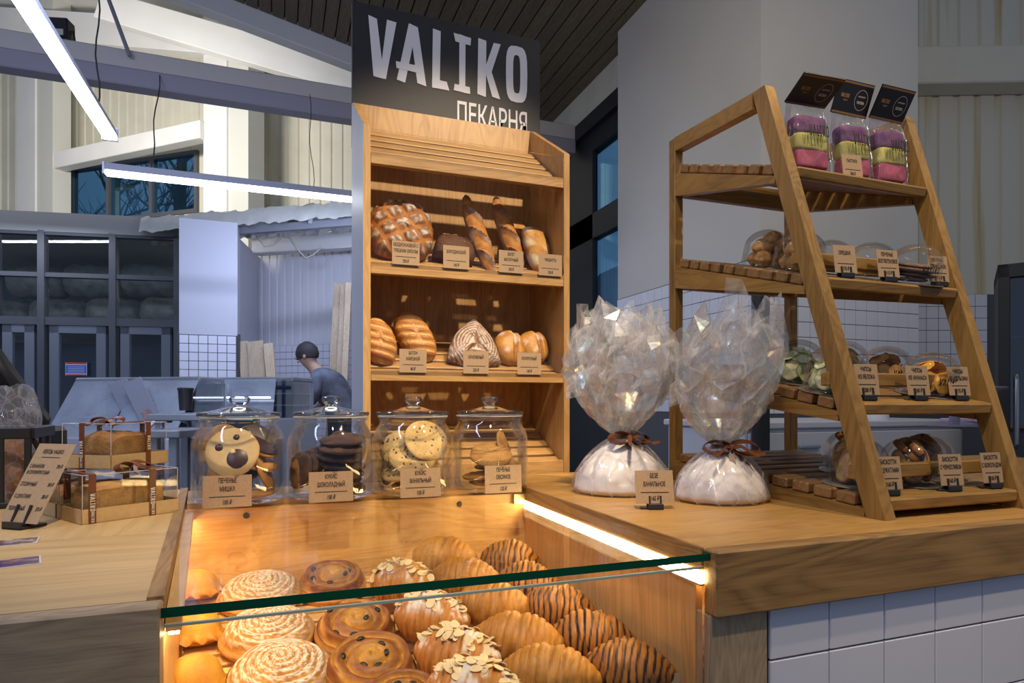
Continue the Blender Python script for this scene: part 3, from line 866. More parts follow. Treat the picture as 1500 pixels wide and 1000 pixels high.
showcase('glass_showcase', 'small empty glass showcase with a lit tube in front of the tiled column', 262, 398, 559, 612, 5.6, .05)
a = CP(264, 582, 5.55); b = CP(396, 582, 5.3)
MB().tube([(0,0,0), b - a], .008, 8).obj('showcase_tube', emissive('dim_tube', (.72,.80,1.0), 2.5), loc=a, label='thin lit tube inside the small glass showcase', cat='light')
for (x, lab) in ((176, 'grey panel leaning on the showcase glass, left one'), (198, 'grey panel with a faded picture leaning on the showcase glass, right one')):
    p = CP(x + 34, 622, 5.02 if x < 190 else 4.90); p.z = .862; 
    o = thing('display_board', lab, 'board', p, (R(-6), R(-27), -TH + .1))
    MB().rbox((-.075, 0, 0), (.075, .012, .50), .003).obj('board', plain('panel_grey', (.22,.23,.28), .5), o)
    if x == 198:
        MB().box((-.04, -.002, .08), (.04, 0, .24)).obj('picture', plain('faded_print', (.25,.16,.15), .6, var=.6, vscale=25), o)
# stainless work tables behind the boxes and jars
def work_table(lab, px0, px1, py, Z, dep=.6):
    a, b = CP(px0, py, Z), CP(px1, py, Z)
    z = a.z; d = Vector((b.x - a.x, b.y - a.y, 0)); L = d.length
    t = thing('steel_work_table', lab, 'table', (a.x, a.y, 0), (0,0,math.atan2(d.y, d.x)))
    MB().rbox((0, 0, z - .04), (L, dep, z), .006).obj('table_top', M_steel, t)
    for x in (.03, L - .07):
        for y in (.03, dep - .07):
            MB().rbox((x, y, 0), (x + .04, y + .04, z - .04), .004).obj('leg', M_steel, t)
    MB().rbox((.04, .04, .18), (L - .04, dep - .04, .205), .004).obj('lower_shelf', M_steel, t)
    MB().rbox((.04, dep - .05, .21), (L - .04, dep - .03, z - .06), .003).obj('back_panel', M_grey, t)
    return t
work_table('steel work table right of the upper cake box', 214, 300, 606, 3.6, .9)
work_table('low steel work table between the cake boxes and the first jar', 205, 262, 630, 3.2, .4)
tp = CP(272, 600, 3.9)
cup = thing('takeaway_cup', 'small black takeaway cup on the steel table behind the first jar', 'cup', (tp.x, tp.y, zat(tp.x, tp.y, 601)))
MB().lathe([(0,0),(.036,0),(.044,.125),(.046,.13)], 20).obj('cup_body', M_blkp, cup, 60)
MB().lathe([(.048,.128),(.048,.138),(.040,.142),(0,.142)], 20).obj('lid', M_blkp, cup, 40)
MB().tube([CP(218, 625, 3.7), CP(232, 613, 3.75), CP(255, 611, 3.8), CP(275, 618, 3.75), CP(284, 640, 3.7), CP(286, 665, 3.65)], .012, 8).obj('white_hose', plain('hose_white', (.55,.56,.62), .5), smooth=60, label='white cable looping over the steel work table behind the boxes', cat='cable')
gp_ = CP(240, 617, 3.75)
MB().rbox((-.045, -.02, 0), (.045, .02, .015), .006).obj('green_sponge', plain('green', (.02,.30,.06), .7), loc=(gp_.x, gp_.y, zat(gp_.x, gp_.y, 619)), label='small green sponge on the steel work table', cat='sponge')

# ---------------------------------------------------------------- things behind the rack on the right
wk = thing('white_work_unit', 'white work unit with worktop in front of the tiled pier', 'cabinet', (2.9, 2.5, 0))
MB().rbox((-.75, 0, .1), (.80, .66, 1.0), .006).obj('carcass', plain('unit_white', (.60,.60,.64), .5), wk)
MB().rbox((-.77, -.02, 1.0), (.82, .68, 1.035), .006).obj('worktop', plain('unit_top', (.62,.62,.66), .35), wk)
for k in range(2):
    d_ = MB().rbox((-.74 + k*.76, -.018, .12), (-.74 + k*.76 + .74, 0, .98), .004).obj('door', plain('unit_white', (.60,.60,.64), .5), wk)
    MB().rbox((-.74 + k*.76 + .30, -.036, .90), (-.74 + k*.76 + .44, -.018, .915), .004).obj('handle', M_steel, d_)
wp = CP(1285, 628, 3.5)
ct = thing('white_canister', 'white flared canister on the work unit behind the biscotti domes', 'canister', (wp.x, wp.y, 1.035))
MB().lathe([(0,0),(.060,0),(.062,.01),(.058,.02),(.060,.10),(.085,.13),(.088,.14),(.08,.142),(.055,.11),(0,.11)], 28).obj('body', plain('canister_white', (.72,.72,.76), .35), ct, 50)
MB().tube([(.06,0,.09),(.10,0,.08),(.10,0,.04),(.06,0,.03)], .006, 8).obj('handle', plain('canister_white', (.72,.72,.76), .35), ct, 60)
dp = CP(1398, 604, 2.6)
ds = thing('cake_stand', 'round glass cake stand coloured with a pink reflection behind the lower rack shelves', 'cake stand', (dp.x, dp.y, 1.035))
MB().lathe([(0,.0),(.10,.0),(.10,.008),(.02,.02),(.015,.10),(.03,.125),(.175,.15),(.18,.157),(.17,.16),(0,.14)], 36).obj('stand', plain('pink_reflect', (.42,.36,.44), .15), ds, 50)  # pink reflection put into the stand's own colour
for k, (px, py) in enumerate(((1405, 632), (1436, 632))):
    p = CP(px, py, 3.1)
    MB().rbox((-.07, -.05, 0), (.07, .05, .02), .005).obj('purple_lit_tray', plain('lilac', (.55,.40,.62), .35), loc=(p.x, p.y, 1.035), label=('left' if k == 0 else 'right') + ' tray coloured as if lit purple on the work unit seen under the third rack shelf', cat='tray')  # lilac colour stands for purple light falling on the trays
# black pipe post
bp_ = CP(1114, HY, 3.0)
ps = thing('black_post', 'black upright pipe in front of the tiled pier', 'post', (bp_.x, bp_.y, 0))
MB().tube([(0,0,.02),(0,0,1.70)], .042, 20).obj('pipe', M_blk, ps, 50)
MB().lathe([(0,.03),(.10,.03),(.10,0),(0,0)], 24).obj('foot_plate', M_blk, ps, 30)
MB().lathe([(.046,1.66),(.046,1.71),(0,1.71)], 20).obj('cap', M_blk, ps, 30)
# fridge at the right edge
fp = CP(1462, HY, 3.3)
fr = thing('display_fridge', 'tall black framed glass door fridge at the right edge', 'fridge', (fp.x, fp.y, 0), (0, 0, -.98))
MB().box((0, .03, 0), (.04, .62, 1.86)).box((.56, .03, 0), (.60, .62, 1.86)).box((0, .03, 1.80), (.60, .62, 1.86)).box((0, .03, 0), (.60, .62, .12)).box((0, .58, 0), (.60, .62, 1.86)).obj('body', M_dark, fr)
dl = MB(); dl.rbox((0, -.02, .12), (.05, .03, 1.84), .004).rbox((.55, -.02, .12), (.60, .03, 1.84), .004).rbox((0, -.02, 1.78), (.60, .03, 1.84), .004).rbox((0, -.02, .12), (.60, .03, .18), .004)
dl = dl.obj('door', M_dark, fr)
MB().box((.05, 0, .18), (.55, .006, 1.78)).obj('pane', thin_glass('fridge_glass', (.55,.62,.72), refl=.9, base=.12), dl)
MB().tube([(.075,-.02,.9),(.075,-.06,.92),(.075,-.06,1.25),(.075,-.02,1.27)], .010, 8).obj('handle', M_steel, dl, 50)
for k in range(5):
    MB().rbox((.05, .06, .35 + .28*k), (.55, .57, .362 + .28*k), .003).obj('shelf', M_steel, fr)
MB().box((.05, .57, .12), (.55, .58, 1.80)).obj('liner', plain('fridge_liner', (.35,.38,.45), .5), fr)

# ================================================================== COUNTERS
XW = 0.495; YW = 0.637; YB = 1.263          # display well: right wall, front, back wall
GT = CT - 0.004                               # top of the glass
# right counter: worktop with deep fascia, tiled front below
wt = thing('oak_worktop', 'oak worktop with deep front fascia carrying the rack and meringue bags', 'worktop', (XW, YW, CT))
XR = 2.3
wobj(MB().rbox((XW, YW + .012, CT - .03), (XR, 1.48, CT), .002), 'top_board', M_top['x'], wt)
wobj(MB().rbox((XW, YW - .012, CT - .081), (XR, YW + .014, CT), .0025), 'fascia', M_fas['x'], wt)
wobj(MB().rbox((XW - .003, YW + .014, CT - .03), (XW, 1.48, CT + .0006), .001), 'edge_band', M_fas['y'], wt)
cb_ = thing('tiled_counter', 'counter base clad in white square tiles under the oak worktop', 'counter', (XW, YW, 0))
wobj(MB().box((XW + .02, YW + .03, 0), (XR, 1.46, CT - .03)), 'carcass', M_white, cb_)
wobj(MB().rbox((XW, YW, 0), (.583, YW + .03, CT - .081), .002), 'corner_panel', M_gry['z'], cb_)
wobj(MB().box((.583, YW + .006, 0), (XR, YW + .03, CT - .081)), 'grout_bed', M_grout, cb_)
zt_ = 0.801
tile_field(cb_, (.586, YW + .006, 0), (1, 0, 0), (0, -1, 0), zt_ - .8, 8, 8, 0.1, 0.0022, M_tile, th=.006)
tl = MB(); tl.rbox((0, -.006, 0), (.0978, 0, .0665), .0012); tlm = tl.mesh('tile', M_tile)
for i in range(8): link('tile', tlm, cb_, mw=cb_.matrix_basis.inverted() @ Matrix.Translation((.5871 + i*.1, YW + .006, zt_ + .0011)))

# left counter: pale oak top, its right edge runs a little askew
LA, LB = Vector((-.10, YW, 0)), Vector((-.18, 1.467, 0))
ld = (LB - LA).normalized(); ln = Vector((-ld.y, ld.x, 0))     # ln points left (-x)
if ln.x > 0: ln = -ln
lw = thing('pale_oak_worktop', 'pale oak worktop on the left with cake boxes and menu card', 'worktop', (-.5, 1.0, CT))
cut = Vector((-1.5, 1.10, 0))
e0, e1 = LA + ln*.014, LB + ln*.014
def slab(pts, z0, z1): return MB().prism([(p[0], p[1]) for p in pts], z1 - z0, Matrix.Translation((0, 0, z0)))
m1 = Vector((-1.6, 1.24)); m0 = e0.lerp(e1, .42)
wobj(slab([(-1.6, YW + .016), (e0.x, YW + .016), (m0.x, m0.y), (-1.6, .985)], CT - .03, CT), 'front_board', M_pale['x'], lw)
wobj(slab([(-1.6, .986), (m0.x, m0.y + .001), (e1.x, e1.y), (-.42, 1.467), (-.42, 1.74), (-1.6, 1.74)], CT - .03, CT), 'rear_board', M_pale['y'], lw)
wobj(MB().rbox((-1.6, YW - .008, CT - .16), (LA.x, YW + .016, CT), .002), 'fascia', M_gry['x'], lw)
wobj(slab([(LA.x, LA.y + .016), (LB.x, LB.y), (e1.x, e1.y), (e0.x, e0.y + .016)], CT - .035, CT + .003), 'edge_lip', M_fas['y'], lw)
lc = thing('left_counter_base', 'wooden base under the pale oak worktop on the left', 'counter', (-.8, 1.0, 0))
wobj(slab([(-1.58, YW + .03), (e0.x - .012, YW + .03), (e1.x - .012, 1.45), (-1.58, 1.45)], 0, CT - .03), 'carcass', M_gry['x'], lc)
wobj(MB().rbox((-1.58, YW, 0), (LA.x, YW + .026, CT - .16), .002), 'front_panel', M_gry['x'], lc)

# display well between the counters
dc = thing('pastry_display', 'glass topped oak display well full of pastries between the counters', 'display case', (.2, .95, 0))
def lx(y): return LA.x + (LB.x - LA.x) * (y - LA.y) / (LB.y - LA.y)
wobj(MB().rbox((lx(YB) - .01, YB, CT - .42), (XW + .012, YB + .018, GT - .010), .001), 'back_panel', M_well['x'], dc)
wobj(MB().rbox((XW, YW + .03, CT - .50), (XW + .016, YB, CT - .031), .001), 'side_panel', M_well['z'], dc)
wobj(slab([(LA.x, YW), (lx(YB), YB), (lx(YB) - .012, YB), (LA.x - .012, YW)], CT - .5, GT - .012), 'side_panel', M_well['z'], dc)
wobj(slab([(LA.x + .014, YW + .02), (lx(YB) + .014, YB - .002), (lx(YB) + .0005, YB - .002), (LA.x + .0005, YW + .02)], GT - .028, GT - .012), 'left_rail', M_well['y'], dc)
# led strips under the glass: right wall in view, the left one under its rail
wobj(MB().box((XW - .004, YW + .012, CT - .044), (XW - .0005, YB - .008, CT - .029)), 'led_strip', M_led, dc)
wobj(MB().box((XW - .007, YW + .012, CT - .047), (XW - .0005, YB - .008, CT - .0442)), 'led_channel', M_steel, dc)
wobj(slab([(LA.x + .012, YW + .02), (lx(YB) + .012, YB - .01), (lx(YB) + .003, YB - .01), (LA.x + .003, YW + .02)], GT - .031, GT - .0285), 'led_strip', emissive('warm_led_left', (1.0, .70, .34), 32), dc)
# glass top
gl = wobj(MB().add([(LA.x, YW, GT - .009), (XW - .001, YW, GT - .009), (XW - .001, YB + .002, GT - .009), (lx(YB), YB + .002, GT - .009),
                    (LA.x, YW, GT), (XW - .001, YW, GT), (XW - .001, YB + .002, GT), (lx(YB), YB + .002, GT)],
                   [(0,3,2,1),(4,5,6,7)]).add([(LA.x, YW, GT - .009), (XW - .001, YW, GT - .009), (XW - .001, YW, GT), (LA.x, YW, GT)], [(0,1,2,3)], mi=1)
           .add([(LA.x, YW, GT-.009), (LA.x, YW, GT), (lx(YB), YB, GT), (lx(YB), YB, GT-.009)], [(0,1,2,3)], mi=1)
           .add([(XW - .001, YW, GT-.009), (XW - .001, YB, GT-.009), (XW - .001, YB, GT), (XW - .001, YW, GT)], [(0,1,2,3)], mi=1)
           , 'glass_top', [M_pane, M_gedge], dc)
gl['label'] = 'clear glass top with dark green front edge'
wobj(MB().box((LA.x + .001, YW + .010, GT - .021), (XW - .002, YW + .014, GT - .0185)), 'front_pane_edge', M_gline, dc)
wobj(MB().box((LA.x + .001, YW + .010, CT - .45), (XW - .002, YW + .014, GT - .021)), 'front_pane', thin_glass('front_glass', (.985,.99,.985), refl=.5, base=.006), dc)
FS = .13
def FZ(y): return CT - (.165 + (1.2 - y) * FS)       # tilted slatted floor of the well
sl_n = 17; pit = .0345
for k in range(sl_n):
    y = YB - .008 - k * pit
    x0 = lx(y) + .006
    M = frame_M((x0, y - .026, FZ(y - .026) - .012), (1, 0, 0), (0, 1, FS), None)
    mb = MB(); mb.rbox((0, 0, 0), (XW - .003 - x0, .0245, .012), .002)
    mb.obj('slat', M_well['x'], dc, mw=dc.matrix_basis.inverted() @ M)
wobj(MB().add([(lx(YW), YW + .02, FZ(YW) - .05), (XW, YW + .02, FZ(YW) - .05), (XW, YB, FZ(YB) - .05), (lx(YB), YB, FZ(YB) - .05)], [(0,1,2,3)]), 'base_board', M_well['x'], dc)
for px, py in ((361, 755), (673, 738)):
    X = onY(px, YB); z = zat(X, YB, py)
    s_ = MB(); s_.lathe([(0, .004), (.0045, .0035), (.006, 0), (0, 0)], 16, frame_M((X, YB - .0003, z), (1,0,0), (0,0,1), (0,-1,0)))
    wobj(s_, 'screw', M_blk, dc, 50)
X = XW - .012
wobj(MB().rbox((X - .016, YB - .012, CT - .036), (X + .010, YB - .001, GT - .0095), .001), 'corner_bracket', plain('brass_bracket', (.45,.33,.16), .3, metal=.7), dc)
# ledge behind the well on which the jars partly stand
lg = thing('rear_ledge', 'oak ledge behind the display well under the cookie jars', 'shelf', (.15, 1.4, 0))
wobj(slab([(lx(YB) + .001, YB + .0185), (XW - .004, YB + .0185), (XW - .004, 1.48), (LB.x, 1.467)], GT - .03, GT), 'board', M_top['x'], lg)
wobj(MB().box((-.12, 1.30, 0), (.44, 1.32, GT - .03)), 'support_panel', M_gry['z'], lg)

# ================================================================== BREAD CABINET
CL, CR, CYF, CYB = .184, .716, 1.50, 1.75
bc = thing('bread_cabinet', 'tall open oak bread cabinet with slanted slatted shelves under the black sign', 'cabinet', (.45, 1.62, 0))
side = [(CYF, 0), (CYB, 0), (CYB, EYE + .81), (CYB - .012, EYE + .81), (CYF, EYE + .655)]
for x in (CL, CR - .016):
    wobj(MB().prism(side, .016, frame_M((x, 0, 0), (0,1,0), (0,0,1), (1,0,0))), 'side_panel', M_cab['z'], bc)
wobj(MB().prism([(CYF + .001, 0), (CYB, 0), (CYB, EYE + .808), (CYB - .012, EYE + .808), (CYF + .001, EYE + .654)], .0012, frame_M((CL - .0012, 0, 0), (0,1,0), (0,0,1), (1,0,0))), 'outer_sheet', plain('grey_sheet', (.50,.50,.54), .35), bc, label='pale grey sheet on the left outer side')  # thin pale grey sheet over the left side panel
wobj(MB().box((CL + .016, CYB - .012, .3), (CR - .016, CYB, EYE + .81)), 'back_panel', M_cab['z'], bc)
wobj(MB().rbox((CL + .016, CYF + .01, .3), (CR - .016, CYB - .012, CT - .06), .002), 'lower_cupboard', M_cab['x'], bc)
SHELVES = [(.591, .564, .585, .745), (.334, .305, .326, .435), (.077, .052, .069, .178), (-.150, -.185, -.156, -.055)]
CAB_T = []
for i, (r1, r0, zf, zb) in enumerate(SHELVES):
    wobj(MB().rbox((CL + .016, CYF + .001, EYE + r0), (CR - .016, CYF + .017, EYE + r1), .0015), 'front_rail', M_cab['x'], bc)
    y0, y1 = CYF + .020, CYB - .014
    sl = (zb - zf) / (y1 - y0)
    CAB_T.append((zf, sl, y0))
    n = 5
    w = (y1 - y0) / n
    for k in range(n):
        yy = y0 + k * w
        M = frame_M((CL + .017, yy, EYE + zf + sl * (yy - y0) - .010), (1,0,0), (0,1,sl))
        MB().rbox((0, 0, 0), (CR - CL - .034, w * (.80 if i else .84), .010), .002).obj('slat', M_cab['x'], bc, mw=bc.matrix_basis.inverted() @ M)
    if i < 3:
        wobj(MB().box((CL + .018, CYF - .003, EYE + r1 - .006), (CR - .018, CYF, EYE + r1 + .053)), 'front_glass', M_plastic, bc)
def cab_z(i, y):
    zf, sl, y0 = CAB_T[i]
    return EYE + zf + sl * (y - y0)

# ---------------------------------------------------------------- lettering
_tm = {}
def text_mesh(s, size, sx=.56, bold=.02, mat=None, align='CENTER'):
    key = (s, size, sx, bold, mat.name, align)
    if key in _tm: return _tm[key]
    cu = bpy.data.curves.new('lettering', 'FONT')
    cu.body = s; cu.size = size; cu.align_x = align; cu.align_y = 'CENTER'; cu.offset = bold * size; cu.resolution_u = 2
    o = bpy.data.objects.new('tmp', cu)
    me = bpy.data.meshes.new_from_object(o)
    bpy.data.objects.remove(o); bpy.data.curves.remove(cu)
    vs = [(v.co.x * sx, v.co.y) for v in me.vertices]
    fs = [tuple(p.vertices) for p in me.polygons]
    bpy.data.meshes.remove(me)
    _tm[key] = (vs, fs)
    return _tm[key]
def put_text(mb, s, size, x, z, y=-.0006, mat=M_ink, sx=.56, bold=.02, align='CENTER', fn=None):
    """flat print facing -y in local xz (or mapped through fn)"""
    vs, fs = text_mesh(s, size, sx, bold, mat, align)
    q = [Vector((x + a, y, z + b)) for a, b in vs]
    if fn: q = [fn(p) for p in q]
    mb.add(q, fs)
# logo lettering, each letter drawn as strokes in a unit cell
LOGO = {
 'V': [[(0,1),(.30,.965),(.56,0),(.18,.02)], [(.66,.985),(1,.97),(.62,0),(.40,.02)]],
 'A': [[(.42,1),(.68,.97),(.30,0),(.03,.03)], [(.45,1),(.72,.96),(1,0),(.70,.03)], [(0,.33),(.02,.22),(.78,.20),(.76,.32)]],
 'L': [[(.05,1),(.50,.98),(.44,0),(0,.02)], [(0,.15),(.85,.14),(1,0),(0,0)]],
 'I': [[(.33,1),(.68,.98),(.66,0),(.31,.02)], [(0,1),(1,.97),(.97,.84),(.10,.86)], [(.05,.13),(.92,.12),(.95,0),(0,.02)]],
 'K': [[(.04,1),(.38,.98),(.36,0),(0,.03)], [(.70,.97),(1,.97),(.55,.38),(.28,.45)], [(.28,.52),(.52,.56),(.98,0),(.64,.02)]],
}
def _o_ring():
    out = []; n = 20
    def pt(k, rx, ry):
        a = 2*PI*k/n; c, s = math.cos(a), math.sin(a)
        return (.5 + rx*math.copysign(abs(c)**.55, c), .5 + ry*math.copysign(abs(s)**.55, s))
    for k in range(n):
        out.append([pt(k, .5, .5), pt(k+1, .5, .5), pt(k+1, .17, .34), pt(k, .17, .34)])
    return out
LOGO['O'] = _o_ring()
LOGO_POS = [('V', 0, .172), ('A', .168, .355), ('L', .395, .505), ('I', .53, .64), ('K', .68, .835), ('O', .868, 1.0)]
def put_logo(mb, w, h, x, z, y=-.0006, fn=None):
    """VALIKO lettering, lower left corner at x,z"""
    for ch, a, b in LOGO_POS:
        for poly in LOGO[ch]:
            q = [Vector((x + w*lerp(a, b, u), y, z + h*v)) for u, v in poly]
            if fn: q = [fn(p) for p in q]
            n = (q[1]-q[0]).cross(q[2]-q[0])
            mb.add(q, [tuple(range(len(q)))])
# ---------------------------------------------------------------- sign above the cabinet
SX0, SX1, SZ0, SZ1, SY = .184, .738, EYE + .70, EYE + 1.095, CYB + .003
sg = thing('bakery_sign', 'black bakery sign with large white lettering above the bread cabinet', 'sign', ((SX0+SX1)/2, SY, SZ0))
wobj(MB().rbox((SX0, SY, SZ0), (SX1, SY + .018, SZ1), .001), 'board', M_signb, sg)
for px in (SX0 + .08, SX1 - .08):
    wobj(MB().box((px - .015, SY + .018, CT), (px + .015, SY + .032, SZ1 - .03)), 'rear_strut', M_blk, sg)
vis0, vis1 = EYE + .81, EYE + 1.095
def sgu(t): u = t*1.70/(1.87 - t*.17); return SX0 + (SX1 - SX0)*u
def sgv(v): return vis1 - v*(vis1 - vis0)
for ch, ta, tb in (('V', .0855, .234), ('A', .231, .392), ('L', .4226, .514), ('I', .5377, .630), ('K', .664, .788), ('O', .8167, .931)):
    mb = MB(); xa, xb = sgu(ta), sgu(tb); za, zb_ = sgv(.70), sgv(.11)
    for pi_, poly in enumerate(LOGO[ch]):
        pts = [(lerp(xa, xb, u), lerp(za, zb_, v)) for u, v in poly]
        ar = sum(pts[i][0]*pts[(i+1) % len(pts)][1] - pts[(i+1) % len(pts)][0]*pts[i][1] for i in range(len(pts)))
        if ar < 0: pts = pts[::-1]
        mb.prism(pts, .0012 + (.0003*pi_ if ch != 'O' else 0), frame_M((0, SY - .0002, 0), (1,0,0), (0,0,1), (0,-1,0)))
    wobj(mb, 'letter', M_signw, sg)
vs, fs = text_mesh('ПЕКАРНЯ', .085, .56, .012, M_signw)
x0, x1 = min(v[0] for v in vs), max(v[0] for v in vs); z0, z1 = min(v[1] for v in vs), max(v[1] for v in vs)
mb = MB(); xa, xb = sgu(.557), sgu(.929); za, zb_ = sgv(1.02), sgv(.785)
mb.add([Vector((lerp(xa, xb, (a-x0)/(x1-x0)), SY - .0012, lerp(za, zb_, (b-z0)/(z1-z0)))) for a, b in vs], fs)
wobj(mb, 'subtitle', M_signw, sg)

# ================================================================== PRICE TAGS
def price_tag(lines, price, lab, loc, rz=0.0, tilt=0.0, w=.065, h=.052, stand=False, ts=None, group=None, roll=0.0):
    """kraft card facing local -y, its lower edge at loc; optional black clip stand"""
    t = thing('price_tag', lab, 'price tag', loc, (0, 0, rz), group)
    lift = .010 if stand else 0
    Mt = Matrix.Translation((0, 0, lift)) @ Matrix.Rotation(roll, 4, 'Y') @ Matrix.Rotation(-tilt, 4, 'X')
    c = MB(); c.box((-w/2, 0, 0), (w/2, .0006, h), Mt); c.obj('card', M_kraft, t)
    tx = MB(); ts = ts or h * .195
    f = lambda p: Mt @ p
    zz = h * (.83 if len(lines) > 1 else .72)
    for ln_ in lines:
        s = min(1.0, (w*.90) / (len(ln_) * ts * .38)) if ln_ else 1
        put_text(tx, ln_, ts, 0, zz, -.0005, sx=.56*s, fn=f, bold=.02)
        zz -= ts * 1.28
    put_text(tx, price, ts, 0, h * .15, -.0005, fn=f, bold=.02)
    tx.add([f(Vector(p)) for p in ((-w*.37, -.0005, h*.325), (w*.37, -.0005, h*.325), (w*.37, -.0005, h*.345), (-w*.37, -.0005, h*.345))], [(0,1,2,3)])
    tx.obj('lettering', M_ink, t)
    if stand:
        s = MB()
        s.rbox((-.013, -.006, 0), (.013, .022, .003), .0008)
        s.rbox((-.013, -.006, 0), (.013, -.003, .010), .0008)
        for x in (-.0095, .0095):
            s.box((x - .0013, -.0032 , .006), (x + .0013, -.0012, h*.30 + .006), Matrix.Rotation(-tilt, 4, 'X'))
        s.rbox((-.013, .006, 0), (.013, .009, .012), .0008)
        s.rbox((-.024, .002, 0), (-.013, .010, .004), .0008)
        s.obj('clip_stand', M_blkp, t)
    return t

# ================================================================== DISPLAY RACK
rk = thing('display_rack', 'oiled oak four-tier rack with slanted front legs on the right worktop', 'rack', (.876, .70, CT))
RX0, RX1 = .865, .888
def rin(z): return 1.185 + z * (.050/.78)       # inner face of right legs
def legY(z): return .700 + .2526 * z / .78       # front face of front legs
RYR = 1.244                                      # front face of rear posts
RH = .785
def quadbar(pts_lo, pts_hi):
    return MB().add([Vector(p) for p in pts_lo] + [Vector(p) for p in pts_hi], [(3,2,1,0),(4,5,6,7),(0,1,5,4),(1,2,6,5),(2,3,7,6),(3,0,4,7)])
def rk_leg(xa, xb, xa1, xb1, nm='front_leg'):
    dpt = .034
    y0, y1 = legY(0), legY(RH)
    return quadbar([(xa, y0, CT), (xb, y0, CT), (xb, y0 + dpt, CT), (xa, y0 + dpt, CT)],
                   [(xa1, y1, CT + RH), (xb1, y1, CT + RH), (xb1, y1 + dpt, CT + RH), (xa1, y1 + dpt, CT + RH)])
wobj(rk_leg(RX0, RX1, RX0, RX1), 'front_leg', M_rack['z'], rk)
wobj(rk_leg(rin(0), rin(0) + .023, rin(RH), rin(RH) + .023), 'front_leg', M_rack['z'], rk)
wobj(MB().rbox((RX0, RYR, CT), (RX1, RYR + .024, CT + .80), .0015), 'rear_post', M_rack['z'], rk)
xr = rin(.4)
wobj(MB().rbox((xr, RYR, CT), (xr + .023, RYR + .024, CT + .80), .0015), 'rear_post', M_rack['z'], rk)
yt = legY(RH) + .034
for (xa, xb) in ((RX0, RX1), (rin(RH), rin(RH) + .023)):
    wobj(quadbar([(xa, yt, CT + RH - .032), (xb, yt, CT + RH - .032), (xb if xa < 1 else xr + .023, RYR, CT + .768), (xa if xa < 1 else xr, RYR, CT + .768)],
                 [(xa, yt, CT + RH), (xb, yt, CT + RH), (xb if xa < 1 else xr + .023, RYR, CT + .80), (xa if xa < 1 else xr, RYR, CT + .80)]), 'top_rail', M_rack['y'], rk)
# (front rail-top z, rear rail-top z, front bottom, rear bottom)
TIERS = [(.604, .717, .590, .663), (.386, .498, .372, .448), (.166, .256, .150, .206), (.0135, .045, 0.0, 0.0)]
TSL = []
for ti, (zf, zr, bf, br_) in enumerate(TIERS):
    yf = legY(zf) + .034
    for (xa, xb) in ((RX0 + .001, RX1 - .001), (rin(zf), rin(zf) + .021)):
        wobj(quadbar([(xa, yf, CT + bf), (xb, yf, CT + bf), (xb, RYR, CT + br_), (xa, RYR, CT + br_)],
                     [(xa, yf, CT + zf), (xb, yf, CT + zf), (xb, RYR, CT + zr), (xa, RYR, CT + zr)]), 'side_rail', M_rack['y'], rk)
    sl = (zr - zf) / (RYR - yf)
    TSL.append((zf, sl, yf))
    # loose slats across the rails, front one spans between the legs
    n = 11 if ti else 9
    y0 = yf - .030; span = RYR - .004 - y0
    p = span / n
    for k in range(n):
        y = y0 + k * p
        z = zf + sl * (y - yf)
        xa = RX1 + .0005 if k == 0 else RX0 + .001 + rnd.uniform(-.002, .002)
        xb = rin(z) - .001 if k == 0 else rin(z) + .022
        M = frame_M((xa, y, CT + z + .0003), (1,0,0), (0,1,sl))
        wd_ = p * .78 if k else p * 1.0
        MB().rbox((0, 0, 0), (xb - xa, wd_ * .98, .0195), .003).obj('slat', (M_rack if k == 0 else M_slat)['x'], rk, mw=rk.matrix_basis.inverted() @ M)
    # retaining bar behind the legs
    if ti in (1, 2, 3):
        zb_ = zf + .043
        yb = legY(zb_) + .0345
        wobj(MB().rbox((RX0 - .004 if ti == 2 else RX0 + .002, yb, CT + zb_), (rin(zb_) + .022, yb + .018, CT + zb_ + .023), .002), 'retaining_bar', M_rack['x'], rk)
    # rear cross rail
    wobj(MB().rbox((RX1, RYR + .002, CT + zr - .05 if ti < 3 else CT + .004), (rin(zr), RYR + .020, CT + zr - .002), .0015), 'rear_rail', M_rack['x'], rk)
def rack_z(ti, y):
    zf, sl, yf = TSL[ti]
    return CT + zf + sl * (y - yf) + .0200

# ================================================================== BAKERY GOODS: builders
M_crust = baked('glossy_crust', .50, .30, 160)
M_dry = baked('dry_crust', .7, .5, 220, var=.3)
M_cookie = baked('cookie_crumb', .75, .6, 260, var=.3)
M_raisin = plain('raisin', (.012, .007, .006), .35, bump=.6, bscale=300)
M_choc = plain('chocolate', (.055, .020, .010), .35)
M_flake = plain('almond_flake', (.80, .62, .34), .6, var=.12, vscale=60)
FLOUR = (.80, .74, .66)

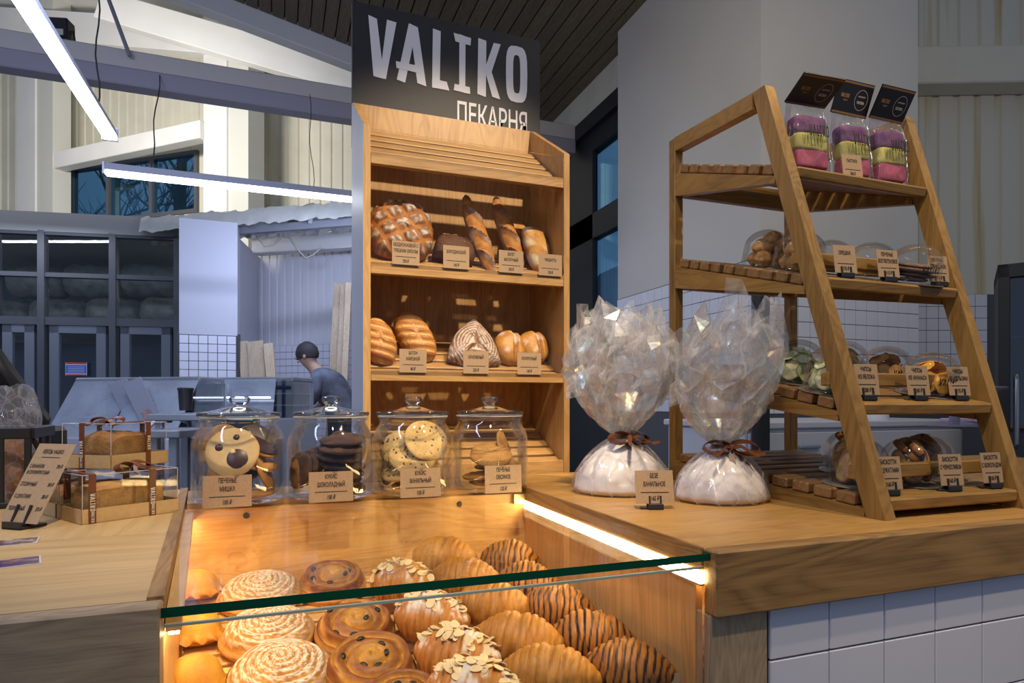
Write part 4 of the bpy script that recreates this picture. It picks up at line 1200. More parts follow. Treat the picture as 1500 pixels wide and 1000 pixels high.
def closed_grid(mb, nu, nv, fn):
    """surface wrapped in u, v from pole to pole; caps close by themselves"""
    return mb.grid(nu, nv, fn, wrap_u=True)
def croissant(name, loc, yaw, lab, L=.125, Rm=.034, kind='plain', seed=0, pitch=0., group=None, roll=0.):
    mb = MB()
    edges = [0, .20, .38, .55, .71, .86, 1.001]
    rad = [1.0, .98, .90, .78, .61, .40]
    lo, hi = (.66, .31, .045), (.31, .10, .010)
    if kind == 'choc': lo, hi = (.62, .27, .045), (.33, .10, .012)
    if kind == 'almond': lo, hi = (.58, .25, .04), (.34, .11, .014)
    flakes = []
    def surf(u, v):
        a = 2*PI*u; t = v*2 - 1
        sgn = 1 if t >= 0 else -1
        te = min(1., max(0., abs(t) + .055*math.cos(a*1 + .7*sgn + seed) * (1 - abs(t))))
        k = 0
        while te >= edges[k+1]: k += 1
        s = (te - edges[k]) / (edges[k+1] - edges[k])
        r0 = rad[k]; r1 = rad[k+1]*1.11 if k + 1 < len(rad) else .0
        r = lerp(r0, r1, s**1.35) if k < 5 else r0 * math.sqrt(max(0., 1 - s*s))
        if k < 5: r *= 1 + .05*math.sin(PI*s)
        lam = math.sin((te*46 + 4.5*nz(math.cos(a)*1.3 + seed, math.sin(a)*1.3, t*4)) ) 
        r *= 1 + .008*lam + .05*nz(math.cos(a)*1.5 + seed, math.sin(a)*1.5, t*3)
        y = Rm*r*math.cos(a)*1.05; z = Rm*r*math.sin(a)
        z = max(z, -Rm*.72)
        bend = .012*(t*t)
        p = Vector((t*L/2, y + bend, z - .10*Rm*abs(t)))
        g = .5 + .5*lam + .55*math.sin(te*135 + 4*nz(a, t*2, seed + 3))*.8
        edge = sstep(.0, .22, s) if k else 1
        c = mix3(lo, hi, .08 + .50*g*.7 + .30*edge*.6 + .3*nz(p.x*60, p.y*60, p.z*60 + seed))
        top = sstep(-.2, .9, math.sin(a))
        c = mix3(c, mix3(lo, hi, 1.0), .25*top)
        if k == 0 and False: pass
        if kind == 'choc':
            st = math.sin(t*40 + 3.4*nz(a*1.6, seed, t*3) + math.sin(a + seed)*1.6) + .35*nz(a*2, t*9, seed)
            if st > .45 and math.sin(a) > -.55: c = mix3(c, (.040, .014, .007), sstep(.45, .62, st))
        if kind == 'almond':
            f = nz(p.x*55, p.y*55, seed) + .55*nz(p.x*210, p.y*210, seed)
            m = sstep(.0, .35, f) * sstep(.35, .85, math.sin(a))
            c = mix3(c, FLOUR, m*.85)
        return p, c
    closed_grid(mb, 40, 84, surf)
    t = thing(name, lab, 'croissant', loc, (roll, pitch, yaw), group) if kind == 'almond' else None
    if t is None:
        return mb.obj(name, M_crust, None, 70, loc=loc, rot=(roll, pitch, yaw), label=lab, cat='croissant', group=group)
    mb.obj('pastry', M_crust, t, 70)
    fk = MB(); rr = random.Random(seed*13 + 5)
    for i in range(46):
        tt = rr.uniform(-.85, .85); a = PI/2 + rr.gauss(0, .42)
        p, _ = surf((a/(2*PI)) % 1, (tt + 1)/2)
        n = Vector((rr.gauss(0,.35), math.cos(a) + rr.gauss(0,.3), math.sin(a) + .1)).normalized()
        x = n.cross(Vector((rr.gauss(0,1), rr.gauss(0,1), rr.gauss(0,1)))).normalized()
        M = frame_M(p + n*.0015, x, n.cross(x))
        w, h = .0058*rr.uniform(.8,1.25), .0088*rr.uniform(.8,1.2)
        fk.prism([(w*math.cos(q*PI/5), h*math.sin(q*PI/5)) for q in range(10)], .0008, M)
    f = fk.obj('almond_flakes', M_flake, t); f['kind'] = 'stuff'
    return t
def swirl(name, loc, yaw, lab, Rr=.060, H=.046, kind='raisin', seed=0, tilt=0., group=None, turns=4.2):
    mb = MB()
    def hgt(rn, a):
        ph = rn*turns - a/(2*PI) + .30*nz(math.cos(a)*rn*2.2 + seed, math.sin(a)*rn*2.2, seed)
        w = ph - math.floor(ph)
        return w, ph
    def top(u, v):
        a = 2*PI*u; rn = v
        w, ph = hgt(rn, a)
        ridge = math.sin(PI*w)**.6
        Rl = Rr*(1 + .04*nz(math.cos(a)*1.4 + seed, math.sin(a)*1.4, 2))
        if kind == 'raisin':
            dome = .80 + .20*math.cos(rn*PI*.5) - .10*sstep(.15,.6,rn) + .12*sstep(.62,.9,rn)
            z = H*dome*(1 - .34*sstep(.88, 1.0, rn)) + .0070*ridge - .004
            lo, hi = (.62, .31, .050), (.20, .050, .006)
            c = mix3(lo, hi, .25 + .75*sstep(.30, .95, ridge)*(.55 + .45*rn) + .25*nz(rn*14, math.cos(a)*3, math.sin(a)*3 + seed))
            c = mix3(c, (.66,.36,.06), .55*sstep(.55, .1, rn))
        else:
            dome = .55 + .45*math.cos(min(1, rn)*PI*.5)**.8
            z = H*dome*(1 - .20*sstep(.9, 1.0, rn)) + .0042*ridge
            lo, hi = (.54, .27, .050), (.34, .12, .014)
            c = mix3(lo, hi, .6*ridge + .4*nz(rn*10, math.cos(a)*3, math.sin(a)*3 + seed))
            f = nz(math.cos(a)*rn*34, math.sin(a)*rn*34, seed) + .6*nz(math.cos(a)*rn*110, math.sin(a)*rn*110, seed)
            c = mix3(c, (.72,.65,.55), sstep(-.05, .35, f + .95*(ridge-.62)) * (1 - .65*sstep(.82, 1., rn)))
        return Vector((Rl*rn*math.cos(a), Rl*rn*math.sin(a), z)), c
    mb.grid(72, 44, top, wrap_u=True)
    def wall(u, v):
        a = 2*PI*u
        p, c0 = top(u, 1.0)
        bul = 1 + .10*math.sin(PI*v) - .14*v*v
        lay = math.sin(v*15 + a*1.0 + 1.4*nz(math.cos(a)*2, math.sin(a)*2, v*3 + seed))
        bul += .014*lay
        lo, hi = (.58, .27, .06), (.30, .095, .014)
        c = mix3(lo, hi, .30 + .35*lay + .3*nz(a*3, v*5, seed))
        if kind != 'raisin': c = mix3(c, (.66,.40,.13), .35)
        return Vector((p.x*bul, p.y*bul, p.z*(1 - v))), c
    mb.grid(72, 14, wall, wrap_u=True)
    t = thing(name, lab, 'pastry', group=group, mw=Matrix.Translation(loc) @ Matrix.Rotation(tilt, 4, 'X') @ Matrix.Rotation(yaw, 4, 'Z'))
    mb.obj('bun', M_crust if kind == 'raisin' else M_dry, t, 75)
    if kind == 'raisin':
        rr = random.Random(seed*7 + 3)
        for i in range(6):
            rn = rr.uniform(.28, .80); u = (i + rr.uniform(-.2,.2))/6.0
            p, _ = top(u % 1, rn)
            q = MB(); q.lathe([(0,.0034),(.0030,.0024),(.0042,0),(.0030,-.0024),(0,-.0034)], 9, Matrix.Translation(p) @ Matrix.Rotation(2*PI*u + 1.57, 4, 'Z') @ Matrix.Scale(1.6, 4, (1,0,0)))
            q.obj('raisin', M_raisin, t, 80)
    return t
def patty(name, loc, yaw, lab, seed, group):
    mb = MB()
    def surf(u, v):
        a = 2*PI*u; b = v*PI
        c, s = math.cos(a), math.sin(a)
        sq = 1/ (abs(c)**3 + abs(s)**3)**(1/3)
        r = math.sin(b)**.75
        x, y = .039*r*c*sq*.96, .036*r*s*sq*.96
        z = .040*math.cos(b) if b < PI/2 else .009*math.cos(b)
        rim = math.exp(-((b - PI*.5)/.16)**2)
        k = 1 + .15*rim*(1 + .7*math.sin(a*13))*(1 if s < .3 else .3)
        z += .0038*rim*math.sin(a*13 + 1)
        z += .002*nz(x*50, y*50, seed) + .010
        col = mix3((.66,.34,.030), (.44,.16,.014), .2 + .45*rim + .5*nz(x*40, y*40, seed) + .2*sstep(.5, .95, math.cos(b)))
        return Vector((x*k, y*k, z)), col
    closed_grid(mb, 56, 28, surf)
    return mb.obj(name, baked('patty_crust', .6, .35, 200, var=.18), None, 80, loc=loc, rot=(R(-4), 0, yaw), label=lab, cat='pastry', group=group)

def well_at(px, py, up):
    """where a ray through the photograph meets the well's slatted floor raised by up"""
    t = (px - 750)/FPX; d = (py - HY)/FPX
    Yk = -t*_s + _c
    k0 = CT - .165 - 1.2*FS + up
    Z = (EYE - k0) / (d + FS*Yk)
    p = CP(px, py, Z)
    return p
# ---------------------------------------------------------------- pastries in the well
def put_well(px, py, up, base):
    p = well_at(px, py, up); p.z -= base
    return p
G1 = 'yellow patties in the display well'
for i, (px, py, lab) in enumerate(((285, 858, 'yellow curd patty at the back left of the display well'), (285, 921, 'yellow curd patty just below the glass edge at the left'), (283, 992, 'yellow curd patty nearest the viewer at the bottom left'))):
    p = put_well(px, py, .022, .022); patty('curd_patty', p, R(-12 + 9*i), lab, i + 1, G1)
for i, (px, py, rr_, lab) in enumerate(((382, 858, .064, 'sugar dusted swirl bun at the back of the display well'), (393, 914, .064, 'sugar dusted swirl bun in the middle of its column'), (411, 972, .066, 'sugar dusted swirl bun nearest the viewer'))):
    p = put_well(px, py, .030, .030); swirl('sugar_swirl_bun', p, R(40*i), lab, rr_, .046, 'sugar', i + 1, R(13), 'sugar dusted swirl buns', 6.5)
for i, (px, py, rr_, lab) in enumerate(((487, 842, .056, 'glossy raisin swirl at the back seen through the glass'), (520, 908, .057, 'glossy raisin swirl in the middle behind the largest one'), (543, 962, .059, 'large glossy raisin swirl in front'), (592, 1022, .055, 'glossy raisin swirl cut by the bottom edge of the picture'))):
    p = put_well(px, py, .032, .032); swirl('raisin_swirl', p, R(70*i + 20), lab, rr_, .047, 'raisin', i + 1, R(18), 'raisin swirls', 3.6)
CROI = [('almond', 588, 856, .115, 'almond flake croissant at the back under the glass edge'), ('almond', 630, 906, .115, 'almond flake croissant second from the back'),
        ('almond', 667, 960, .118, 'almond flake croissant third from the back, snow white with sugar'), ('almond', 692, 1014, .118, 'almond flake croissant cut by the bottom edge'),
        ('plain', 650, 815, .122, 'plain butter croissant farthest back by the back panel'), ('plain', 682, 848, .122, 'plain butter croissant second from the back behind the glass edge'),
        ('plain', 722, 886, .124, 'plain butter croissant third from the back just below the glass edge'), ('plain', 758, 937, .126, 'plain butter croissant fourth from the back'),
        ('plain', 806, 990, .126, 'plain butter croissant nearest the viewer'),
        ('choc', 747, 820, .112, 'chocolate striped croissant farthest back by the corner'), ('choc', 772, 855, .112, 'chocolate striped croissant second from the back crossing the glass edge'),
        ('choc', 816, 891, .112, 'chocolate striped croissant third from the back'), ('choc', 868, 933, .114, 'chocolate striped croissant fourth from the back near the right panel'),
        ('choc', 922, 980, .114, 'chocolate striped croissant nearest the viewer by the right panel')]
for i, (k, px, py, L, lab) in enumerate(CROI):
    L *= 1.07
    p = well_at(px, py, .048 if k != 'almond' else .042)
    croissant({'plain': 'butter_croissant', 'choc': 'chocolate_croissant', 'almond': 'almond_croissant'}[k], p, R(-30 + rnd.uniform(-5, 5)), lab, L, .037 if k != 'almond' else .038, k, i*1.7 + 1, R(4), k + ' croissants')
p = well_at(1003, 1004, .045)
price_tag([], ' ', 'kraft price tag at the bottom edge by the front croissants', (p.x - .015, p.y, p.z - .030), R(-14), .5, .065, .045)

# ================================================================== COOKIE JARS
def disc_cookie(name, M, r, th, lab, group, c_lo, c_hi, seed, chips=0, rough=.10, mat=None, parts=None, chipcol=M_choc):
    mb = MB()
    def surf(u, v):
        a = 2*PI*u; b = v*PI
        rr = r*(1 + rough*.5*nz(math.cos(a)*2 + seed, math.sin(a)*2))
        q = math.sin(b)**.45
        z = th*.5*math.copysign(abs(math.cos(b))**.8, math.cos(b))
        x, y = rr*q*math.cos(a), rr*q*math.sin(a)
        z += rough*.02*nz(x*90, y*90, seed) if b < PI/2 else 0
        return Vector((x, y, z)), mix3(c_lo, c_hi, .5 + .7*nz(x*45, y*45, seed) + .5*(q - .75))
    mb.grid(28, 16, surf, wrap_u=True)
    t = thing(name, lab, 'cookie', group=group, mw=M)
    mb.obj('disc', mat or M_cookie, t, 80)
    rr_ = random.Random(seed)
    for i in range(chips):
        a, q = rr_.uniform(0, 2*PI), math.sqrt(rr_.uniform(0, .8))*r*.92
        s = rr_.uniform(.0012, .0026)
        MB().rbox((-s, -s*.8, -s*.4), (s, s*.8, s*.5), s*.3, Matrix.Translation((q*math.cos(a), q*math.sin(a), th*.5)) @ Matrix.Rotation(rr_.uniform(0, 3), 4, 'Z')).obj('chocolate_chip', chipcol, t)
    return t
JR = .083
def jar(loc, lab):
    t = thing('cookie_jar', lab, 'jar', loc, group='glass cookie jars on the display')
    prof = [(0,.0015),(JR*.90,.0015),(JR*.965,.004),(JR,.012),(JR,.104),(JR*.985,.114),(JR*.93,.126),(JR*.85,.137),(JR*.815,.142),(JR*.81,.148),(JR*.845,.149),(JR*.85,.152),(JR*.84,.155)]
    inner = [(r - .0032 if r > .01 else 0, z + (.006 if i < 3 else 0)) for i, (r, z) in enumerate(prof)]
    MB().lathe(prof + inner[::-1], 56).obj('jar_body', M_jar, t, 50)
    lid = [(0,.1585),(JR*.80,.1565),(JR*.84,.1570),(JR*.885,.1600),(JR*.89,.1640),(JR*.87,.1660),(JR*.62,.1690),(JR*.35,.1745),(.012,.1775),(.0105,.181),(.015,.184),(.0185,.1885),(.0185,.193),(.015,.197),(0,.1985)]
    l = MB().lathe(lid, 56).obj('jar_lid', M_lid, t, 40)
    MB().lathe([(JR*.835,.1555),(JR*.86,.1555),(JR*.86,.1575),(JR*.835,.1575),(JR*.835,.1555)], 56).obj('sealing_ring', plain('clear_seal', (.62,.60,.52), .4), l, 60)
    return t
JY = 1.292
JARS = [(351, 'glass jar of bear face cookies, leftmost of the four jars', (['ПЕЧЕНЬЕ', 'МИШКА'], '100 ₽')),
        (485, 'glass jar packed with dark chocolate cookies', (['КУКИС', 'ШОКОЛАДНЫЙ'], '100 ₽')),
        (605, 'glass jar of pale vanilla cookies with black chips', (['КУКИС', 'ВАНИЛЬНЫЙ'], '100 ₽')),
        (717, 'half empty glass jar of oat cookies, rightmost of the four jars', (['ПЕЧЕНЬЕ', 'ОВСЯНОЕ'], '120 ₽'))]
JC = []
for i, (px, lab, (lines, price)) in enumerate(JARS):
    c = Vector((onY(px, JY), JY, GT)); JC.append(c)
    jar(c, lab)
    tc = Vector((-c.x, -c.y, 0)).normalized()
    tp_ = c + Vector((-.012 + .004*i + (0.002 if i else -.003), -JR - .003, .001))
    price_tag(lines, price, 'kraft price tag leaning on the ' + ['bear cookie jar', 'chocolate cookie jar', 'vanilla cookie jar', 'oat cookie jar'][i], tp_, 0, .06, .079, .056, ts=.0115)
def at(c, x, y, z, nrm, spin=0.):
    n = Vector(nrm).normalized()
    M = n.to_track_quat('Z', 'Y').to_matrix().to_4x4() @ Matrix.Rotation(spin, 4, 'Z')
    M.translation = c + Vector((x, y, z))
    return M
# bear cookies
BL, BH = (.72, .50, .22), (.62, .38, .13)
CHL, CHH = (.100, .042, .020), (.040, .017, .009)
bears = [(-.010, -.040, .094, (-.14, -1, .38), .047, 1), (.030, .006, .070, (.25, -.25, 1), .040, 0), (.034, .020, .100, (.5, -.3, .9), .038, 2), (-.045, .0, .045, (-.9, -.3, .3), .038, 0),
         (.0, .040, .060, (.1, -.6, .8), .040, 2), (.02, -.02, .016, (.05, 0, 1), .042, 0), (-.02, .0, .028, (-.1, .1, 1), .042, 0), (.025, .045, .110, (.2, -.8, .5), .036, 2), (-.035, .048, .110, (-.3, -.8, .4), .036, 0), (.045, -.005, .050, (.9, -.2, .4), .036, 0)]
for k, (x, y, z, n, r, kind) in enumerate(bears):
    lab = 'pale bear face cookie with chocolate nose at the front of the first jar' if kind == 1 else ('chocolate capped cookie deep in the bear cookie jar' if kind == 2 else 'plain golden cookie lying in the bear cookie jar')
    M = at(JC[0], x, y, z, n)
    t = disc_cookie('bear_cookie', M, r, .010, lab, 'cookies in the bear jar', BL if kind == 1 else (.60,.30,.08), BH if kind == 1 else (.50,.22,.05), k + 3, rough=.06, mat=baked('short_cookie', .6, .2, 160, var=.12))
    if kind == 1:
        up = (M.to_3x3().inverted() @ Vector((0,0,1))); up.z = 0; up.normalize()
        rt = up.cross(Vector((0,0,1)))
        if (M.to_3x3() @ rt).x < 0: rt = -rt
        def spot(nm, a, b, rr_, hh, m, lift=.0046):
            c = rt*a + up*b
            MB().lathe([(0, hh), (rr_*.7, hh*.85), (rr_, 0), (0, 0)], 24, Matrix.Translation((c.x, c.y, lift))).obj(nm, m, t, 50)
        spot('muzzle', .010, -.013, .019, .0028, M_choc)
        spot('nose', .002, -.001, .005, .004, plain('white_chocolate', (.74,.58,.30), .5), .0066)
        spot('eye', -.022, .008, .0072, .0022, M_choc); spot('eye', .006, .027, .0060, .0022, M_choc)
        for a in (-.030, .024):
            c = rt*a + up*.040
    if kind == 2:
        MB().lathe([(0, .0035), (r*.6, .003), (r*.93, .0012), (r*.95, -.001), (0, -.001)], 28, Matrix.Translation((0, 0, .005))).obj('chocolate_cap', M_choc, t, 50)
# chocolate cookies: an upright fan on the left, a pile on the right
for k in range(11):
    if k < 4: M = at(JC[1], -.058 + .013*k, -.026 + .016*k, .056 + .003*k, (-1, -.55, .22))
    else: M = at(JC[1], .016 + .006*math.sin(k*2.1), -.018 + .008*math.cos(k*1.7), .014 + (k-4)*.0162, (.10*math.sin(k), -.12, 1))
    disc_cookie('chocolate_cookie', M, .045 if k > 3 else .036, .014, 'dark chocolate cookie ' + ('standing upright on the left side of the second jar' if k < 4 else 'in the flat pile on the right side of the second jar'), 'cookies in the chocolate jar', CHL, CHH, k + 20, rough=.22)
for k in range(2):
    M = at(JC[1], -.004 + .03*k, .045, .055 + .03*k, (0, -1, .2)); disc_cookie('chocolate_cookie', M, .042, .013, 'dark chocolate cookie at the back of the second jar', 'cookies in the chocolate jar', CHL, CHH, k + 40, rough=.22)
# vanilla cookies with chips
VL, VH = (.66, .44, .17), (.50, .29, .08)
van = [(.020, -.034, .108, (.12, -.9, .55), .046), (-.008, -.036, .078, (-.15, -.75, .7), .048), (-.040, .0, .095, (-.8, -.5, .5), .036), (-.030, -.022, .045, (-.25, -.3, 1), .040), (.035, -.030, .040, (.7, -.6, .3), .040),
       (.0, .0, .014, (0, 0, 1), .044), (.01, .01, .028, (.05, .1, 1), .044), (.0, .045, .080, (0, -.9, .4), .042), (.045, .02, .080, (1, -.2, .3), .038), (-.045, .03, .05, (-1, -.2, .2), .038)]
for k, (x, y, z, n, r) in enumerate(van):
    lab = ['pale chip cookie at the upper front of the third jar', 'pale chip cookie below the upper front one in the third jar'][k] if k < 2 else 'vanilla chip cookie among the pile in the third jar'
    disc_cookie('vanilla_cookie', at(JC[2], x, y, z, n, k), r, .011, lab, 'cookies in the vanilla jar', VL, VH, k + 60, chips=22 if k < 2 else 12, rough=.10)
# oat cookies
OL, OH = (.46, .23, .05), (.30, .125, .022)
oat = [(-.004, -.024, .074, (-.1, -.5, .85), .045), (.012, -.022, .058, (.15, -.4, .9), .047), (.040, .018, .082, (.85, -.55, .3), .042), (.0, .0, .014, (0, 0, 1), .044), (-.02, -.01, .030, (-.1, 0, 1), .042), (.012, .012, .042, (.1, .1, 1), .042)]
for k, (x, y, z, n, r) in enumerate(oat):
    lab = ['oat cookie lying on top in the fourth jar', 'oat cookie under the top one in the fourth jar', 'oat cookie standing on its edge at the right of the fourth jar'][k] if k < 3 else 'oat cookie at the bottom of the fourth jar'
    disc_cookie('oat_cookie', at(JC[3], x, y, z, n, k), r, .012, lab, 'cookies in the oat jar', OL, OH, k + 80, rough=.14)

# ================================================================== BREADS
def loaf(name, M, lab, cat, fn, nu=56, nv=40, mat=None, group=None, smooth=70):
    mb = MB(); mb.grid(nu, nv, fn, wrap_u=True)
    o = mb.obj(name, mat or M_dry, None, smooth, label=lab, cat=cat, group=group); o.matrix_local = M
    return o
def stand_M(i, px, dz=.0, y=1.60, lean=0., rollz=0.):
    X = onY(px, y)
    return Matrix.Translation((X, y, cab_z(i, y) + dz)) @ Matrix.Rotation(-lean, 4, 'X') @ Matrix.Rotation(rollz, 4, 'Y')
# All loaves are drawn standing: local x across, y depth (front is -y), z up.
def slab_loaf(w, h, d, ex=2.6, seed=0, col=None, bumpy=.05):
    """superellipse slab standing on its edge; u around the outline, v front to back"""
    def f(u, v):
        a = 2*PI*u; b = v*PI
        c, s = math.cos(a), math.sin(a)
        k = 1/(abs(c)**ex + abs(s)**ex)**(1/ex)
        q = math.sin(b)**.62
        x, z = w/2*q*c*k, h/2*q*s*k
        y = -d/2*math.copysign(abs(math.cos(b))**.85, math.cos(b))
        n = 1 + bumpy*nz(x*18 + seed, z*18, y*18)
        p = Vector((x*n, y*n, z*n + h/2))
        return col(p, b, q) if col else p
    return f
# walnut loaf with a floury lattice
def lattice(w, h, d):
    base = slab_loaf(w, h, d, 2.7, 3, None, .06)
    def f(u, v):
        p = base(u, v)
        fr = sstep(.02, -.02, p.y)
        gx = (p.x + .55*p.z)/.046; gz = (p.z - .45*p.x)/.042
        ax, az = abs(gx - round(gx) ), abs(gz - round(gz))
        blk = sstep(.38, .29, max(ax, az))
        edge = 1 if (.30 < max(ax, az) < .5) else 0
        fl = blk*fr
        p = p + Vector((0, -.008*fl, 0))
        c = mix3((.48,.20,.040), (.27,.085,.015), .5 + .9*nz(p.x*40, p.z*40, 2))
        c = mix3(c, (.22,.13,.075), .8*fl)
        c = mix3(c, FLOUR, fl*sstep(-.15, .35, nz(p.x*90, p.z*90, 5) + .05*blk)*.55)
        if fr < .3: c = mix3(c, (.40,.20,.07), .5)
        return p, c
    return f
loaf('walnut_loaf', stand_M(1, 589, .0, 1.575, .30), 'big walnut loaf with a floury lattice crust on the upper bread shelf', 'bread', lattice(.166, .165, .09), 110, 70)
# dark rye loaf with seeds
def rye(u, v):
    a = 2*PI*u; b = v*PI
    x = .047*math.copysign(abs(math.cos(b))**.7, math.cos(b)); q = math.sin(b)**.5
    y, z = .036*q*math.cos(a), .040*q*math.sin(a)
    z = max(z, -.020) + .022
    if z > .045: z += .008*math.cos(x*26)
    p = Vector((x, y, z + .020))
    c = mix3((.125,.050,.022), (.08,.03,.013), .5 + .7*nz(p.x*60, p.y*60, p.z*60))
    return p, c
rl = thing('rye_loaf', 'dark brown rye loaf sprinkled with seeds beside the walnut loaf', 'bread', mw=stand_M(1, 660, -.012, 1.575, .35, .25) @ Matrix.Scale(1.14, 4))
mb = MB(); mb.grid(40, 36, rye, wrap_u=True); mb.obj('crust', M_dry, rl, 75)
sd = MB(); rr = random.Random(4)
for k in range(46):
    u, v = rr.uniform(.08, .42), rr.uniform(.30, .72); p, _ = rye(u, v)
    sd.rbox((-.0016, -.0009, -.0006), (.0016, .0009, .0008), .0004, Matrix.Translation(p + Vector((0, -.0005, .001))) @ Matrix.Rotation(rr.uniform(0, 3), 4, 'Z'))
o = sd.obj('seeds', plain('seed', (.55,.38,.16), .6), rl); o['kind'] = 'stuff'
# baguettes
def baguette(seed, L=.215, r=.0235):
    def f(u, v):
        a = 2*PI*u; t = v*2 - 1
        q = (1 - abs(t)**2.6)**.62 if abs(t) < 1 else 0
        x, y = r*q*math.cos(a)*1.04, r*q*math.sin(a)
        z = L/2*t + L/2
        fr = sstep(.1, .7, -math.sin(a))
        s = (t*1.75 + .45*math.cos(a) + .15)
        w = s - math.floor(s)
        opn = sstep(.06, .16, w)*sstep(.94, .70, w)*fr*sstep(.97,.8,abs(t))
        ear = sstep(.0, .05, w)*sstep(.16, .06, w)*fr
        p = Vector((x, y - .006*ear + .0035*opn, z))
        c = mix3((.36,.17,.07), (.24,.10,.035), .5 + .8*nz(p.x*60, p.y*60, p.z*40 + seed))
        c = mix3(c, FLOUR, .38*sstep(.0,.4,nz(p.x*50, p.z*30, seed))*(1 - opn))
        c = mix3(c, mix3((.60,.27,.055), (.44,.16,.025), .5 + nz(p.x*80, p.z*80, seed)), opn*.95)
        return p, c
    return f
for k, (px, rz_, lab, y, dz) in enumerate(((722, -.27, 'baguette leaning on the upper bread shelf, the longer left one', 1.555, -.010), (764, -.27, 'baguette leaning on the upper bread shelf, right one behind its price tag', 1.58, .0))):
    loaf('baguette', stand_M(1, px, dz, y, .25, rz_), lab, 'bread', baguette(k*3.1, .232 if k == 0 else .222), 40, 90)
# ciabattas
def ciab(seed, w=.068, h=.130, d=.048, fl=1.):
    def col(p, b, q):
        n = nz(p.x*34 + seed, p.z*34, seed) + .5*nz(p.x*90, p.z*90, seed)
        c = mix3((.62,.32,.075), (.45,.185,.035), .5 + .8*n)
        c = mix3(c, (.80,.66,.42), fl*sstep(.05, .45, nz(p.x*26 - seed, p.z*40, 3) + .3*abs(p.x)/.03 - .1))
        return p, c
    return slab_loaf(w, h, d, 3.4, seed, col, .10)
loaf('ciabatta', stand_M(1, 768, .0, 1.66, .3, -.12), 'brown ciabatta half hidden behind the pale one at the right', 'bread', ciab(4, .066, .128, .048, .2), 44, 30)
loaf('ciabatta', stand_M(1, 797, .0, 1.585, .28, -.17), 'floury golden ciabatta leaning at the right of the upper bread shelf', 'bread', ciab(1, .072, .136, .05), 44, 30)
# sliced white batons with diagonal slashes
def baton(seed, w=.068, h=.125, d=.062):
    base = slab_loaf(w, h, d, 2.15, seed, None, .03)
    def f(u, v):
        p = base(u, v); fr = sstep(.012, -.012, p.y)
        s = (p.z + .60*p.x)/.0235 + .2; wv = s - math.floor(s)
        cut = sstep(.0, .12, wv)*sstep(.62, .42, wv)*fr
        p = p + Vector((0, .003*cut - .0015*fr*(1 - cut), 0))
        c = mix3((.42,.165,.03), (.33,.115,.02), .5 + nz(p.x*40, p.z*40, seed))
        c = mix3(c, (.66,.36,.11), cut*.85)
        c = mix3(c, (.55,.28,.07), 1 - fr)
        return p, c
    return f
loaf('baton_loaf', stand_M(2, 567, .0, 1.565, .30, -.28), 'golden baton loaf with diagonal cuts at the left end of the lower bread shelf', 'bread', baton(1, .084, .128, .07), 60, 44, M_crust)
loaf('baton_loaf', stand_M(2, 630, .004, 1.585, .30, -.50), 'golden baton loaf with diagonal cuts leaning right of its twin', 'bread', baton(5, .086, .148, .07), 60, 44, M_crust)
# triangular floury loaf
def tri(w=.125, h=.125, d=.06):
    def f(u, v):
        a = 2*PI*u; b = v*PI
        k = 1/(max(math.cos(a - PI/2), math.cos(a - PI/2 - 2*PI/3), math.cos(a - PI/2 + 2*PI/3)) )
        k2 = .5/ max(math.cos(a + PI/2), math.cos(a + PI/2 - 2*PI/3), math.cos(a + PI/2 + 2*PI/3))
        rr_ = lerp(k2, .70, .45)
        q = math.sin(b)**.6
        x, z = w*.60*rr_*q*math.cos(a)*1.1, h*.66*rr_*q*math.sin(a)
        y = -d/2*math.copysign(abs(math.cos(b))**.8, math.cos(b))
        p = Vector((x, y, z + h*.33))
        fr = sstep(.02, -.01, y)
        ring = math.sin(rr_*q*80 + 1.2*nz(x*22, z*22))
        c = mix3((.30,.165,.085), (.17,.08,.04), .5 + .9*nz(x*50, z*50, 2))
        c = mix3(c, FLOUR, .62*sstep(.0, .6, ring + .8*nz(x*70, z*70, 7)))
        zz = z + .008; e = abs(zz - 1.35*(.016 - abs(x - .004)))
        slash = sstep(.006, .002, e) if zz > -.022 and abs(x) < .034 else 0
        if abs(zz + .020) < .004 and abs(x - .004) < .030: slash = 1
        c = mix3(c, (.13,.05,.02), slash*fr*.9)
        p.y += .004*slash*fr
        return p, c
    return f
loaf('triangle_loaf', stand_M(2, 694, .003, 1.57, .32, .06), 'triangular floury dark loaf in the middle of the lower bread shelf', 'bread', tri(.150, .150, .068), 90, 50)
# split corn buns
def corn(seed, w=.062, h=.085, d=.055):
    base = slab_loaf(w, h, d, 2.2, seed, None, .05)
    def f(u, v):
        p = base(u, v); fr = sstep(.012, -.012, p.y)
        e = (p.x - .010 - .18*(p.z - h/2))
        cut = sstep(.009, .002, abs(e))*fr
        p = p + Vector((0, .010*cut, 0))
        c = mix3((.56,.28,.05), (.40,.16,.025), .5 + .9*nz(p.x*45, p.z*45, seed))
        c = mix3(c, (.34,.14,.025), .8*cut)
        c = mix3(c, FLOUR, .45*sstep(.2,.5,nz(p.x*40,p.z*40,seed+3))*fr)
        return p, c
    return f
loaf('corn_bun', stand_M(2, 751, .002, 1.575, .3, -.10), 'split golden corn bun, left one on the lower bread shelf', 'bread', corn(2, .084, .100, .066), 50, 36, M_crust)
loaf('corn_bun', stand_M(2, 789, .002, 1.59, .3, -.25), 'split golden corn bun, right one on the lower bread shelf', 'bread', corn(6, .084, .096, .066), 50, 36, M_crust)
